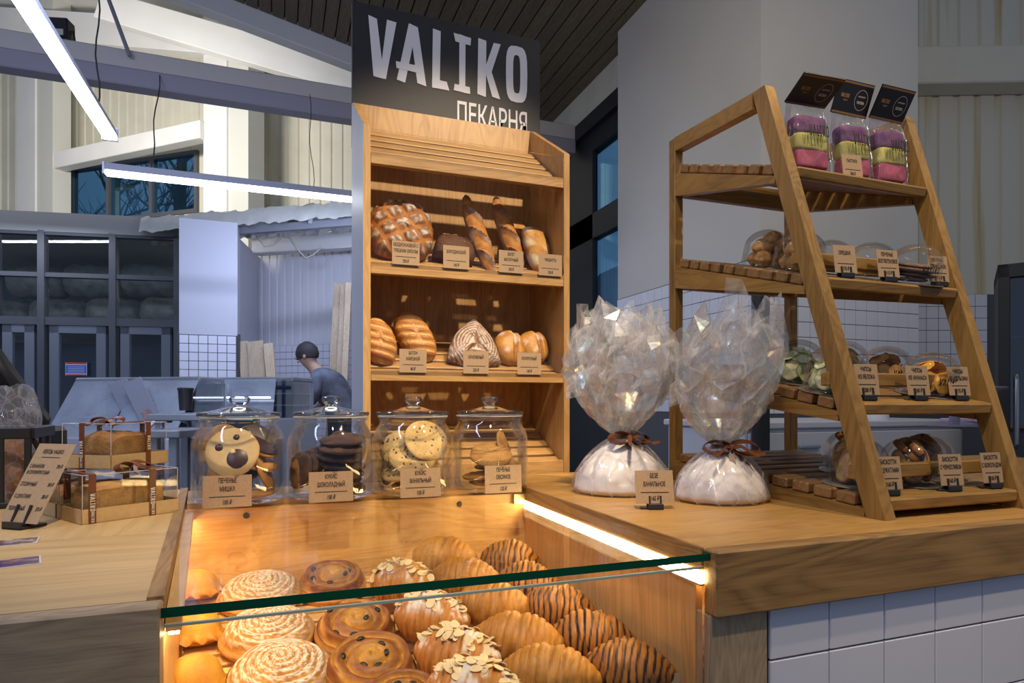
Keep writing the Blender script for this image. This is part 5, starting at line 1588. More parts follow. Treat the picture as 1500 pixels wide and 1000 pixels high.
# price tags on the cabinet
for i, px, lines, price, what in ((1, 595, ['БЕЗДРОЖЖЕВОЙ С', 'ГРЕЦКИМ ОРЕХОМ'], '290 ₽', 'walnut loaf'), (1, 669, ['БОРОДИНСКИЙ'], '140 ₽', 'dark rye loaf'), (1, 749.5, ['БАГЕТ', 'МОЛОЧНЫЙ'], '100 ₽', 'baguettes'), (1, 807, ['ЧИАБАТТА'], '120 ₽', 'ciabattas'),
                                (2, 605.5, ['БАТОН', 'НАРЕЗНОЙ'], '80 ₽', 'baton loaves'), (2, 698, ['КРАПИВНЫЙ'], '220 ₽', 'triangular loaf'), (2, 776, ['КУКУРУЗНЫЙ'], '140 ₽', 'corn buns')):
    X = onY(px, CYF - .008)
    price_tag(lines, price, 'kraft price tag in front of the ' + what, (X, CYF - .0045, EYE + SHELVES[i][0] - .004), 0, 0, .066, .056)

# ================================================================== CAKE BOXES
M_cello = None
def cellophane(name, tint=(.985,.985,.98), haze=.07, irid=1.0, bs=70., rough=.06, crease_glint=.3, refl=(.45, .03)):
    """clear crinkled film: mirror glints with faint rainbow tint, a little haze"""
    if name in _mc: return _mc[name]
    t = NT(name)
    co = t.n('TexCoord').outputs['Object']
    vo = t.n('TexVoronoi', Vector=co, Scale=bs).outputs['Distance']
    n1 = t.n('TexNoise', Vector=co, Scale=bs*.6, Detail=3.0).outputs[0]
    h = t.n('Math', {'operation': 'ADD'}, i0=vo, i1=n1).outputs[0]
    bp = t.n('Bump', Strength=.5, Distance=.004, Height=h).outputs[0]
    hue = t.n('TexNoise', Vector=co, Scale=28.0, Detail=2.0).outputs[0]
    colr = t.ramp(hue, [(.30, (1, .60, .72)), (.40, (1, .88, .50)), (.50, (1, 1, 1)), (.58, (.60, .95, .90)), (.66, (.70, .80, 1)), (.74, (.95, .62, 1))]) if irid else None
    gl = t.n('BsdfGlossy', Color=colr if irid else (1,1,1,1), Roughness=rough, Normal=bp)
    tr = t.n('BsdfTransparent', Color=C4(tint))
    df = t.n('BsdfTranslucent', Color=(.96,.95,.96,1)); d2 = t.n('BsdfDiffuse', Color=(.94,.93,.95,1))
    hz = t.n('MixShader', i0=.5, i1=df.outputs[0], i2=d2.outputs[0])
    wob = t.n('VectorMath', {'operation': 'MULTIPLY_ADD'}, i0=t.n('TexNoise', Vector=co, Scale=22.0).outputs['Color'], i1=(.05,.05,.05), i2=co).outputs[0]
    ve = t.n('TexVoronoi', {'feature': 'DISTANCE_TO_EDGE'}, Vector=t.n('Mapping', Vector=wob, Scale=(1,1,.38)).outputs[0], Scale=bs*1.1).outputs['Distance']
    cr = t.n('MapRange', Value=ve, i1=0.0, i2=.09, i3=crease_glint, i4=haze).outputs[0]  # whiter crease lines painted in for the film's bright specular streaks
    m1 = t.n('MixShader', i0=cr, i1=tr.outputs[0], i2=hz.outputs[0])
    fr = t.n('Fresnel', IOR=1.45, Normal=bp).outputs[0]
    f = t.n('Math', {'operation': 'MULTIPLY_ADD', 'use_clamp': True}, i0=fr, i1=refl[0], i2=refl[1]).outputs[0]
    _mc[name] = t.done(t.n('MixShader', i0=f, i1=m1.outputs[0], i2=gl.outputs[0]).outputs[0])
    return _mc[name]
def bow(parent, c, s, rz, m=M_ribbon, tails=2):
    """ribbon bow: two loops, knot, tails; c in the parent's frame"""
    Mr = Matrix.Translation(c) @ Matrix.Rotation(rz, 4, 'Z')
    mb = MB()
    for sg_ in (-1, 1):
        pts = []
        for k in range(13):
            q = k/12*2*PI
            pts.append(Mr @ Vector((sg_*s*(.5 - .5*math.cos(q)), s*.28*math.sin(q)*.6, s*.22*math.sin(q) + s*.10)))
        mb.ribbon(pts, [(Mr.to_3x3() @ Vector((0, 1, .35*sg_))) for _ in pts], s*.34)
    mb.rbox((-s*.13, -s*.15, 0), (s*.13, s*.15, s*.22), s*.05, Mr)
    for k in range(tails):
        sg_ = -1 if k else 1
        pts = [Mr @ Vector((sg_*s*(.05 + .30*q), -s*(.1 + .22*q*(1+.3*k)), s*(.12 - .07*q + .10*math.sin(q*2.2)))) for q in (0, .7, 1.4, 2.2, 3.0)]
        mb.ribbon(pts, [(Mr.to_3x3() @ Vector((.3, 1, .3))) for _ in pts], [s*.30, s*.32, s*.32, s*.30, s*.22])
    return mb.obj('bow', m, parent, 50)
def vert_logo(mb, org, right, up, w, h, off):
    """logo running along 'up' on a ribbon face"""
    right, up = Vector(right).normalized(), Vector(up).normalized(); n = right.cross(up)
    def f(p): return Vector(org) + up*(-p.x) + right*(p.z) + n*off
    put_logo(mb, h, w, 0, 0, 0, f)
def cake_box(loc, rz, L, W, H, lab, tray=.022, ribs=((.16, 0), (.72, 1)), bow_at=None, group='cake gift boxes'):
    """local: long side along +x on the front (-y) face"""
    t = thing('cake_box', lab, 'box', loc, (0, 0, rz), group)
    th = .0012
    tb_ = MB()
    tb_.box((0,0,0), (L,W,th)).box((0,0,0), (L,th,tray)).box((0,W-th,0), (L,W,tray)).box((0,0,0), (th,W,tray)).box((L-th,0,0), (L,W,tray))
    tb_.obj('tray', M_kraftb, t)
    e = .0022
    cv = MB()
    cv.add([(e,e,th),(L-e,e,th),(L-e,W-e,th),(e,W-e,th),(e,e,H),(L-e,e,H),(L-e,W-e,H),(e,W-e,H)], [(0,1,5,4),(1,2,6,5),(2,3,7,6),(3,0,4,7),(4,5,6,7)])
    cv.obj('clear_cover', M_plastic, t)
    ce = MB()
    for a, b in (((e,e,th),(e,e,H)),((L-e,e,th),(L-e,e,H)),((L-e,W-e,th),(L-e,W-e,H)),((e,W-e,th),(e,W-e,H)),((e,e,H),(L-e,e,H)),((L-e,e,H),(L-e,W-e,H)),((e,W-e,H),(L-e,W-e,H)),((e,e,H),(e,W-e,H))):
        ce.tube([a, b], .0006, 5)
    ce.obj('cover_edges', plain('clear_fold', (.55,.52,.56), .2), t)
    rw = .010
    for f, kind in ribs:
        rb_ = MB(); o = .0008; tx = MB()
        if kind == 0 or kind == 1:
            x = L*f
            rb_.ribbon([(x, -o, 0), (x, -o, H + o), (x, W + o, H + o), (x, W + o, 0)], (1, 0, 0), rw)
            vert_logo(tx, (x - .0035, -o, H*.62), (1,0,0), (0,0,1), .007, .026, .0014); vert_logo(tx, (x - .002, -o, H*.25), (1,0,0), (0,0,1), .0045, .016, .0014)
        else:
            y = W*f
            rb_.ribbon([(-o, y, 0), (-o, y, H + o), (L + o, y, H + o), (L + o, y, 0)], (0, 1, 0), rw)
            vert_logo(tx, (L + o, y - .0035, H*.70), (0,1,0), (0,0,1), .007, .024, .0014)
        ro_ = rb_.obj('ribbon', M_ribbon, t)
        tx.obj('ribbon_print', M_ribtxt, ro_)
    if bow_at: bow(t, Vector((L*bow_at[0], W*bow_at[1], H + .001)), bow_at[2], bow_at[3])
    return t
def loaf_cake(box, L, W, hc, lab, seed, dark, Lf=.82):
    mb = MB()
    def f(u, v):
        a = 2*PI*u; b = v*PI
        x = L*Lf*.5*math.copysign(abs(math.cos(b))**.45, math.cos(b)); q = math.sin(b)**.28
        c, s = math.cos(a), math.sin(a); k = 1/(abs(c)**4 + abs(s)**4)**.25
        y, z = W*.33*q*c*k, hc*.5*q*s*k
        if z > 0: z += hc*.16*q*(1 + .6*nz(x*40, y*40, seed)) * math.cos(x/L*2.4)
        n = 1 + .03*nz(x*90, y*90, z*90 + seed)
        top = sstep(hc*.2, hc*.45, z)
        col = mix3(mix3((.66,.40,.13), (.50,.26,.07), .5 + .9*nz(x*70, y*70, z*70)), mix3((.42,.17,.04), (.60,.33,.09), .5 + .8*nz(x*30, y*30, seed)), top)
        if dark: col = mix3(col, (.20,.075,.02), .45 + .4*nz(x*50, y*50, z*50 + 3))
        return Vector((x, y*n, z*n + hc*.5 + .0015)), col
    mb.grid(44, 36, f, wrap_u=True)
    Mw = box.matrix_basis @ Matrix.Translation((L/2, W/2, .0012))
    o = mb.obj('loaf_cake', M_cookie, None, 75, label=lab, cat='cake'); o.matrix_local = Mw
BH_ = .0725
b1 = cake_box((-.2745, 1.0876, CT), math.atan2(.561, .827), .143, .092, BH_, 'long clear cake box with kraft tray and brown ribbons, lower one in front', ribs=((.10, 0), (.70, 1)))
loaf_cake(b1, .143, .092, .046, 'golden loaf cake inside the lower front cake box', 2, False)
off = Vector((-.561, .827, 0)) * .097
b2 = cake_box(Vector((-.2745, 1.0876, CT)) + off, math.atan2(.561, .827), .143, .092, BH_, 'clear cake box standing behind the lower front one', ribs=((.25, 0),))
loaf_cake(b2, .143, .092, .040, 'loaf cake inside the rear cake box', 5, True)
ang = math.atan2(1.158 - 1.211, -.252 + .335)
b3 = cake_box((-.335, 1.211, CT + BH_ + .0018), ang, .0985, .122, .072, 'small clear cake box with a ribbon bow stacked on top of the others', ribs=((.44, 0), (.62, 2)), bow_at=(.50, .35, .026, .3))
loaf_cake(b3, .0985, .122, .048, 'raisin loaf cake inside the top cake box', 8, True, .78)
# loose bow on the lower box
bow(b1, Vector((.085, .030, BH_ + .0015)), .034, .45)

# ---------------------------------------------------------------- menu card on a clip stand
mc = thing('menu_card', 'kraft menu card of cakes on a black clip stand on the left worktop', 'menu card', (*onz(26, 774, CT)[:2], CT), (0, 0, -.62))
w_, h_, tl_ = .072, .125, .50
Mt = Matrix.Translation((0, 0, .008)) @ Matrix.Rotation(-tl_, 4, 'X')
MB().box((-w_/2, 0, 0), (w_/2, .0008, h_), Mt).obj('card', M_kraft, mc)
tx = MB(); f_ = lambda p: Mt @ p
put_text(tx, 'КЕКСЫ VALIKO', .0092, 0, h_*.89, -.0006, fn=f_, sx=.6)
tx.add([f_(Vector(p)) for p in ((-w_*.25,-.0006,h_*.815),(w_*.25,-.0006,h_*.815),(w_*.25,-.0006,h_*.822),(-w_*.25,-.0006,h_*.822))], [(0,1,2,3)])
for (s_, z_, pr) in (('С БАНАНОМ', .70, '390 ₽'), ('И СУХОФРУКТАМИ', .62, ''), ('СТОЛИЧНЫЙ', .47, '360 ₽'), ('С ЦУКАТАМИ', .32, '380 ₽'), ('ТВОРОЖНЫЙ', .17, '370 ₽')):
    put_text(tx, s_, .0082, -w_*.44, h_*z_, -.0006, fn=f_, align='LEFT')
    if pr: put_text(tx, pr, .0082, w_*.44, h_*z_, -.0006, fn=f_, align='RIGHT')
tx.obj('lettering', M_ink, mc)
cs = MB(); cs.rbox((-.018,-.010,0),(.018,.030,.004),.001).rbox((-.018,-.010,0),(.018,-.006,.011),.001).rbox((-.018,.006,0),(.018,.010,.016),.001)
for x in (-.012,.012): cs.box((x-.0015,-.0045,.005),(x+.0015,-.0015,.034), Matrix.Rotation(-tl_*.8,4,'X'))
cs.obj('clip_stand', M_blkp, mc)
# leaflets
leafm = []
def leaflet_mat(name, a, b, c, sc):
    t = NT(name); co = t.n('TexCoord').outputs['Object']
    n = t.n('TexNoise', Vector=co, Scale=sc, Detail=6.0).outputs[0]
    return t.done(t.n('BsdfPrincipled', Base_Color=t.ramp(n, [(.35, a), (.48, b), (.62, c)]), Roughness=.2).outputs[0])
for k, (px, py, rz_, lab) in enumerate(((4, 800, .22, 'glossy mountain picture leaflet lying nearer the menu card'), (2, 832, .30, 'glossy blue mountain leaflet lying nearest the viewer on the left worktop'))):
    p = onz(px, py, CT)
    t = thing('leaflet', lab, 'leaflet', (p.x, p.y, CT), (0, 0, rz_))
    MB().box((-.06, -.004, 0), (.035, .040, .0012)).obj('card', plain('leaf_card', (.6,.6,.6), .3), t)
    MB().box((-.058, -.002, .0012), (.033, .038, .0014)).obj('picture', leaflet_mat('leaf_%d' % k, (.05,.06,.16), (.22,.13,.10), (.55,.50,.50), 42) if k == 0 else leaflet_mat('leaf_%d' % k, (.04,.05,.22), (.09,.06,.16), (.40,.22,.16), 38), t)
# ---------------------------------------------------------------- wire basket with wrapped buns
bk = thing('black_basket', 'black slatted basket of wrapped buns at the left edge', 'basket', (-.425, 1.365, CT), (0, 0, R(4)))
ZB = .128
kx0, kx1, ky0, ky1 = -.30, .018, -.06, .085
for (a, b) in (((kx0, ky0), (kx1, ky0)), ((kx1, ky0), (kx1, ky1)), ((kx1, ky1), (kx0, ky1)), ((kx0, ky1), (kx0, ky0))):
    MB().bar((*a, ZB), (*b, ZB), .008, .020, up=(0,0,1)).obj('top_rail', M_blk, bk)
    MB().bar((*a, .006), (*b, .006), .008, .010, up=(0,0,1)).obj('bottom_rail', M_blk, bk)
for x in (-.25, -.20, -.15, -.10, -.068, -.025, .013):
    MB().rbox((x - .005, ky0 - .003, 0), (x + .005, ky0 + .003, ZB), .001).obj('upright', M_blk, bk)
for y in (0.0, .05):
    MB().rbox((kx1 - .003, y - .005, 0), (kx1 + .003, y + .005, ZB), .001).obj('upright', M_blk, bk)
MB().bar((kx1, ky0 + .01, ZB - .01), (kx1 + .040, ky0 + .055, 0.004), .008, .008).obj('brace', M_blk, bk)
def crumple_bag(name, c, rx, ry, h, lab, cat, seed, mat, group=None, rz=0., flare=.0):
    mb = MB()
    def f(u, v):
        a = 2*PI*u
        k = 1 + .22*nz(math.cos(a)*2.2 + seed, math.sin(a)*2.2, v*3.5) + .12*nz(a*3, v*9, seed)
        r = (1 - .25*(v-.4)**2) * k
        if v > .72: r *= 1 - (.62 - flare)*sstep(.72, 1.0, v)
        return Vector((rx*r*math.cos(a), ry*r*math.sin(a), h*v*(1 + .10*nz(math.cos(a)*2, math.sin(a)*2, seed + 5)*v)))
    mb.grid(40, 22, f, wrap_u=True)
    return mb
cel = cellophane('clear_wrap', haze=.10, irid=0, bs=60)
for k, (x, y, lab) in enumerate(((-.215, .012, 'bun in crinkled clear wrap at the far left of the basket'), (-.125, .010, 'bun in crinkled clear wrap in the middle of the basket'), (-.032, .012, 'bun in crinkled clear wrap at the right end of the basket'))):
    t = thing('wrapped_bun', lab, 'bun', group='wrapped buns in the basket', mw=bk.matrix_basis @ Matrix.Translation((x, y, .004)))
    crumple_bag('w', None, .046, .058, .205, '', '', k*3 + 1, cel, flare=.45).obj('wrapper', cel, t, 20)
    bb = MB()
    def bunf(u, v, k=k):
        a = 2*PI*u; b = v*PI; q = math.sin(b)**.7
        p = Vector((.036*q*math.cos(a), .046*q*math.sin(a), .062 + .058*math.cos(b)))
        return p, mix3((.50,.20,.045), (.30,.10,.02), .5 + .9*nz(p.x*50 + k, p.y*50, p.z*50))
    bb.grid(28, 20, bunf, wrap_u=True); bb.obj('bun', M_crust, t, 80)
# ---------------------------------------------------------------- till terminal
ps_ = thing('till_terminal', 'black point of sale terminal leaning back at the left edge', 'terminal', (-.50, 1.60, CT), (0, 0, R(-14)))
def sl_box(lo, hi, ang, piv): return Matrix.Translation(piv) @ Matrix.Rotation(ang, 4, 'X')
MB().rbox((-.12, -.09, .0005), (.07, .09, .02), .006).obj('foot', M_blkp, ps_)
MB().rbox((-.05, -.02, .02), (.05, .06, .13), .01).obj('neck', M_blkp, ps_)
Ms = Matrix.Translation((-.03, -.01, .095)) @ Matrix.Rotation(R(-25), 4, 'Y') @ Matrix.Rotation(R(18), 4, 'X')
MB().rbox((-.16, -.012, 0), (.09, .030, .205), .012, Ms).obj('screen_housing', M_blkp, ps_, 40)
MB().rbox((-.148, -.0145, .014), (.078, -.012, .192), .002, Ms).obj('screen', plain('dark_screen', (.01,.01,.012), .08), ps_)
MB().lathe([(0,.004),(.012,.004),(.016,0),(0,0)], 20, Ms @ Matrix.Translation((-.03, .030, .12)) @ Matrix.Rotation(R(-90), 4, 'X')).obj('rear_socket', plain('socket', (.006,.006,.006), .3), ps_, 40)
p = CP(18, 524, 1.75)
MB().rbox((-.035, -.02, -.022), (.035, .02, .022), .010).obj('yellow_case', plain('yellow', (.62,.50,.12), .5), loc=(p.x, p.y, p.z), label='small yellow case behind the till terminal at the left edge', cat='case') if False else None

# ================================================================== MERINGUE BAGS
celi = cellophane('iridescent_wrap', tint=(.995,.99,.99), haze=.19, irid=1, bs=20, rough=.16, crease_glint=.50, refl=(.34, .08))
celb = cellophane('base_wrap', tint=(.995,.995,.995), haze=.06, irid=0, bs=20, rough=.12, crease_glint=.40)
M_mer = plain('meringue_white', (.86, .80, .76), .6, var=.05, vscale=25, bump=.2, bscale=40)
def meringue_bag(loc, lab, seed, rb, hn, ht, rt, lean, bow_rz, xmax=1.):
    t = thing('meringue_bag', lab, 'bag', loc)
    # lower bag gathered to the neck
    def low(u, v):
        a = 2*PI*u
        r = .017 + (rb - .017)*math.cos(v*PI/2)**.72
        r *= 1 + (.05 + .10*v)*nz(math.cos(a)*3 + seed, math.sin(a)*3, v*1.5) + .05*v*math.sin(a*17 + seed)
        if v < .12: r *= .93 + .07*math.sin(v/.12*PI/2)
        return Vector((r*math.cos(a), r*math.sin(a)*.86, .0008 + hn*v))
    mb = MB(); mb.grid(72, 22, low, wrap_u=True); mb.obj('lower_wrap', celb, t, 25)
    # heap of broken meringue filling the lower bag
    def mer(u, v):
        a = 2*PI*u; w = v*.90
        r = (.006 + (rb*.955 - .006)*math.cos(w*PI/2)**.72) * (1 - .02*v)
        ca, sa = math.cos(a), math.sin(a)
        r *= 1 + .07*nz(ca*2.2 + seed, sa*2.2, v*2.5) + .03*nz(ca*7, sa*7, v*7 + seed)
        if v < .10: r *= .90 + .10*math.sin(v/.10*PI/2)
        return Vector((r*ca, r*sa*.86, .0025 + hn*w*.96)), mix3((.86,.79,.74), (.80,.68,.58), sstep(.25, .5, nz(ca*9, sa*9, v*9 + seed)))
    m_ = MB(); m_.grid(64, 30, mer, wrap_u=True); m_.add([(0, 0, .0025)], [])
    m_.obj('meringue_filling', baked('meringue', .65, .5, 90, var=.05), t, 60)
    # crumpled top: nested sheets of flat facets with sharp creases
    for lay in range(2):
        rj = random.Random(seed*31 + lay)
        nu, nv = (34, 10) if lay < 2 else (26, 8)
        jit = {}
        def top(u, v, lay=lay, rj=rj, jit=jit, nu=nu, nv=nv):
            a = 2*PI*u; s = seed + lay*7
            key = (round(u*nu), round(v*nv))
            if key not in jit: jit[key] = (rj.gauss(0, 1), rj.gauss(0, 1), rj.gauss(0, 1))
            j = jit[key]
            r = .016 + (rt*(1 - .16*lay) - .016)*(math.sin(min(1, v*1.75)*PI/2)**.85)
            r *= 1 - .26*sstep(.66, 1.0, v)
            ca, sa = math.cos(a), math.sin(a)
            am = sstep(.02, .25, v)
            r *= 1 + am*(.26*nz(ca*1.6 + s, sa*1.6, v*1.2) + .055*j[0]) + .07*math.sin(a*9 + s + 2*nz(ca, sa, s))
            hh = (ht - hn)*(1 - .09*lay)
            z = hn + hh*v + am*(.006*j[1] + .085*v*v*nz(ca*2.3, sa*2.3, s))
            aa = a + am*.10*j[2]
            return Vector((min(xmax, r*math.cos(aa) + lean[0]*v*v), r*math.sin(aa)*.8 + lean[1]*v*v, z))
        mb = MB(); mb.grid(nu, nv, top, wrap_u=True)
        mb.f = [q for f in mb.f for q in ((f[0], f[1], f[2]), (f[0], f[2], f[3]))]; mb.m = [0]*len(mb.f)
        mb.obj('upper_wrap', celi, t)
    # stiff corners of the sheet standing out of the crumple
    for k, (a, r0, z0, dx, dz, w) in enumerate(((2.5, .8, .62, -.035, .050, .10), (1.3, .5, .78, .012, .065, .09), (.2, .85, .50, .050, .012, .10), (3.3, .9, .35, -.025, .030, .09), (.7, .6, .72, .030, .045, .09))):
        rr2 = rt*r0
        c = Vector((rr2*math.cos(a)*.85 + lean[0]*z0*z0, -.02 + rr2*math.sin(a)*.2, hn + (ht - hn)*z0))
        mb = MB()
        def cor(u, v, c=c, dx=dx, dz=dz, w=w, k=k):
            x = (u - .5)*w*(1 - .75*v)
            q = c + Vector((x + dx*v*1.3, .016*nz(u*3 + k, v*3, seed) + .03*abs(u-.5), dz*v*1.3 - abs(u - .5)*.03)); q.x = min(q.x, xmax + .004); return q
        mb.grid(3, 3, cor); mb.obj('wrap_corner', celi, t)
    # ribbon round the neck, bow in front
    mb = MB()
    pts = [(.0185*math.cos(q*PI/8), .0185*math.sin(q*PI/8), hn) for q in range(17)]
    mb.ribbon(pts, (0, 0, 1), .009); mb.obj('neck_ribbon', M_ribbon, t, 50)
    b = bow(t, Vector((.0, -.026, hn - .006)), .050, bow_rz)
    tails = MB()
    for sg_, ln_ in ((1, .045), (-1, .035)):
        pts = [Vector((sg_*.004 + sg_*.010*q + .006*q, -.028 - .011*q, hn - .004 - ln_*q*.55)) for q in (0, .5, 1, 1.5, 2)]
        tails.ribbon(pts, [Vector((1, .25*sg_, .25)) for _ in pts], [.008,.010,.011,.011,.009])
    tails.obj('ribbon_tails', M_ribbon, t, 50)
    return t
p1 = CP(912, HY, 1.275); p2 = CP(1057, HY, 1.165)
meringue_bag((p1.x, p1.y, CT), 'gift bag of white meringues in iridescent film beside the bread cabinet', 3, .106, .112, .365, .112, (-.012, 0), .25)
meringue_bag((p2.x, p2.y, CT), 'gift bag of white meringues in iridescent film in front of the rack', 9, .092, .100, .350, .104, (.030, -.02), -.35, .862 - p2.x)
p = onz(960, 746, CT)
price_tag(['БЕЗЕ', 'ВАНИЛЬНОЕ'], '160 ₽', 'kraft price tag on a clip stand between the two meringue bags', (p.x, p.y, CT), R(-16), .18, .066, .056, True)

# ================================================================== DOMES AND THEIR CONTENTS ON THE RACK
DR = .047
def dome_prof(r, h):
    cyl = h - r*.80
    pr = [(r*1.14, .0005), (r*1.16, .002), (r*1.14, .0035), (r*1.03, .004), (r*1.0, .008), (r*.985, cyl)]
    for k in range(1, 11):
        a = k/10*PI/2
        pr.append((r*.985*math.cos(a), cyl + r*.80*math.sin(a)))
    return pr
def dome(ti, X, Y, lab, h=.078, r=DR):
    sl = TSL[ti][1]
    t = thing('clear_dome', lab, 'dome', (X, Y, rack_z(ti, Y) + .0006), (math.atan(sl), 0, 0))
    MB().lathe(dome_prof(r, h), 44).obj('cover', M_plastic, t, 60)
    MB().lathe([(0, .0004), (r*1.15, .0004), (r*1.15, .0012), (0, .0012)], 44).obj('base_disc', plain('clear_base', (.30,.24,.17), .25), t)
    tx = MB(); rr = r*.985 + .0008
    a0 = math.atan2(-Y, -X) + R(38)
    def f(q):
        a = a0 + q.x/rr
        return Vector((rr*math.cos(a), rr*math.sin(a), q.z))
    # letters run left to right seen from outside
    put_logo(tx, .034, .0125, -.017, h*.30, 0, f)
    put_text(tx, 'ПЕКАРНЯ', .0055, .011, h*.30 - .005, 0, fn=f, bold=.01)
    tx.obj('print', M_ink, t)
    return t
def in_dome(t, x, y, z, nrm=(0,0,1), spin=0.):
    n = Vector(nrm).normalized()
    M = n.to_track_quat('Z', 'Y').to_matrix().to_4x4() @ Matrix.Rotation(spin, 4, 'Z'); M.translation = (x, y, z)
    return t.matrix_basis @ M
def walnut(M, lab, group, seed):
    mb = MB()
    def f(u, v):
        a = 2*PI*u; b = v*PI; q = math.sin(b)**.8
        g = 1 + .05*math.sin(a*9 + 3*nz(a, b*2, seed)) + (.10 if abs(b - PI/2) < .18 else 0)
        p = Vector((.0200*q*math.cos(a)*g, .0165*q*math.sin(a)*g, .0165*math.cos(b)*(1 + .06*math.sin(a*5 + b*6))))
        return p, mix3((.62,.36,.10), (.42,.19,.045), .5 + .9*nz(p.x*120, p.y*120, p.z*120 + seed) + .2*math.cos(b))
    mb.grid(30, 18, f, wrap_u=True)
    o = mb.obj('walnut_cookie', M_cookie, None, 70, label=lab, cat='cookie', group=group); o.matrix_local = M
def fruit_slice(M, r, lab, group, seed, flesh, rim, name):
    mb = MB()
    def f(u, v):
        a = 2*PI*u; b = v*PI; q = math.sin(b)**.4
        rr = r*(1 + .08*nz(math.cos(a)*1.5 + seed, math.sin(a)*1.5))
        z = .0011*math.copysign(abs(math.cos(b))**.7, math.cos(b)) + .005*nz(math.cos(a)*q*1.6, math.sin(a)*q*1.6, seed)
        c = mix3(flesh, rim, sstep(.86, .97, q)) 
        return Vector((rr*q*math.cos(a), rr*q*math.sin(a), z)), mix3(c, tuple(.6*x for x in c), .4*nz(q*8, a*2, seed))
    mb.grid(26, 14, f, wrap_u=True)
    o = mb.obj(name, baked('dried_fruit', .5, .2, 140, var=.12), None, 60, label=lab, cat='fruit chip', group=group); o.matrix_local = M
def biscotti(M, lab, group, seed, bits):
    mb = MB()
    def f(u, v):
        a = 2*PI*u; b = v*PI
        c, s = math.cos(a), math.sin(a); k = 1/(abs(c)**2.6 + abs(s)**2.6)**(1/2.6)
        q = math.sin(b)**.35
        x, y = .028*q*c*k, .0165*q*s*k
        z = .0068*math.copysign(abs(math.cos(b))**.6, math.cos(b))
        p = Vector((x, y, z))
        col = mix3((.62,.42,.20), (.48,.27,.10), .5 + nz(x*90, y*90, seed))
        col = mix3(col, (.36,.15,.04), sstep(.80, .97, q))
        col = mix3(col, bits, sstep(.22, .34, nz(x*75 + seed, y*75, seed*1.7)))
        return p, col
    mb.grid(36, 16, f, wrap_u=True)
    o = mb.obj('biscotti', M_cookie, None, 60, label=lab, cat='biscotti', group=group); o.matrix_local = M
# second tier: nut cookies and cookies
NUTS = [(-.020,-.018,.017,(0,0,1)), (.020,-.016,.017,(.2,0,1)), (.0,.022,.017,(0,.2,1)), (-.016,-.004,.042,(-.3,0,1)), (.018,.004,.043,(.3,-.2,1)), (.002,-.008,.058,(0,-.4,1))]
for k, (X, Y, where) in enumerate(((.945, 1.045, 'rear left'), (.938, .952, 'front left'))):
    d_ = dome(1, X, Y, 'clear dome of walnut shaped cookies at the %s of the second shelf' % where)
    for i, (x, y, z, n) in enumerate(NUTS):
        walnut(in_dome(d_, x, y, z, n, i*1.3 + k), 'walnut shaped cookie in the %s dome of the second shelf' % where, 'walnut cookies in the %s dome' % where, i + 9*k)
for k, (X, Y, where, ca, cb2) in enumerate(((1.140, 1.065, 'rear right', (.70,.48,.13), (.55,.30,.06)), (1.140, .963, 'middle right', (.72,.50,.11), (.58,.33,.05)), (1.135, .866, 'front right', (.22,.13,.08), (.12,.065,.04)))):
    d_ = dome(1, X, Y, 'clear dome of flat cookies at the %s of the second shelf' % where, .074)
    for i in range(4):
        disc_cookie('flat_cookie', in_dome(d_, .006*math.sin(i*2.2), .006*math.cos(i*1.9), .008 + .0088*i, (.05*math.sin(i), .05*math.cos(i), 1)), .033, .0075, '%s cookie stacked in the %s dome of the second shelf' % ('yellow' if k < 2 else 'dark buckwheat', where), 'cookies in the %s dome' % where, ca, cb2, 100 + i + 7*k, rough=.1)
# third tier: fruit chips
APF, APR = (.80,.77,.48), (.40,.48,.09)
ORF, ORR = (.80,.42,.05), (.70,.28,.02)
PIF, PIR = (.74,.42,.14), (.55,.25,.06)
FR = [(.945, .960, 'rear left', 'apple chip', APF, APR), (.917, .850, 'front left', 'apple chip', APF, APR), (1.165, 1.05, 'rear right', 'pineapple chip', PIF, PIR), (1.155, .940, 'middle right', 'pineapple chip', PIF, PIR), (1.135, .832, 'front right', 'orange chip', ORF, ORR)]
for k, (X, Y, where, kind, fl_c, ri_c) in enumerate(FR):
    d_ = dome(2, X, Y, 'clear dome of %ss at the %s of the third shelf' % (kind, where), .084 if k < 2 else .080)
    rr = random.Random(k + 50)
    for i in range(16 if k < 2 else 13):
        if i < 3: x, y, z, n, rs = rr.uniform(-.008,.008), rr.uniform(-.008,.008), .006 + .010*i, (rr.uniform(-.3,.3), rr.uniform(-.3,.3), 1), .028
        elif i < 10: a = (i - 3)*2*PI/7; x, y, z, n, rs = .0315*math.cos(a), .0315*math.sin(a), .026, (math.cos(a), math.sin(a), .30), .0205
        elif i < 15: a = (i - 10)*2*PI/5 + .4; x, y, z, n, rs = .019*math.cos(a), .019*math.sin(a), .052, (.6*math.cos(a), .6*math.sin(a), .8), .019
        else: x, y, z, n, rs = 0, -.004, .062, (0, -.3, 1), .017
        fruit_slice(in_dome(d_, x, y, z, n, i), rs, '%s %s in the %s dome of the third shelf' % ('pale green rimmed' if k < 2 else ('amber' if k < 4 else 'vivid'), kind, where), '%ss in the %s dome' % (kind, where), i + 20*k, fl_c, ri_c, kind.replace(' ', '_'))
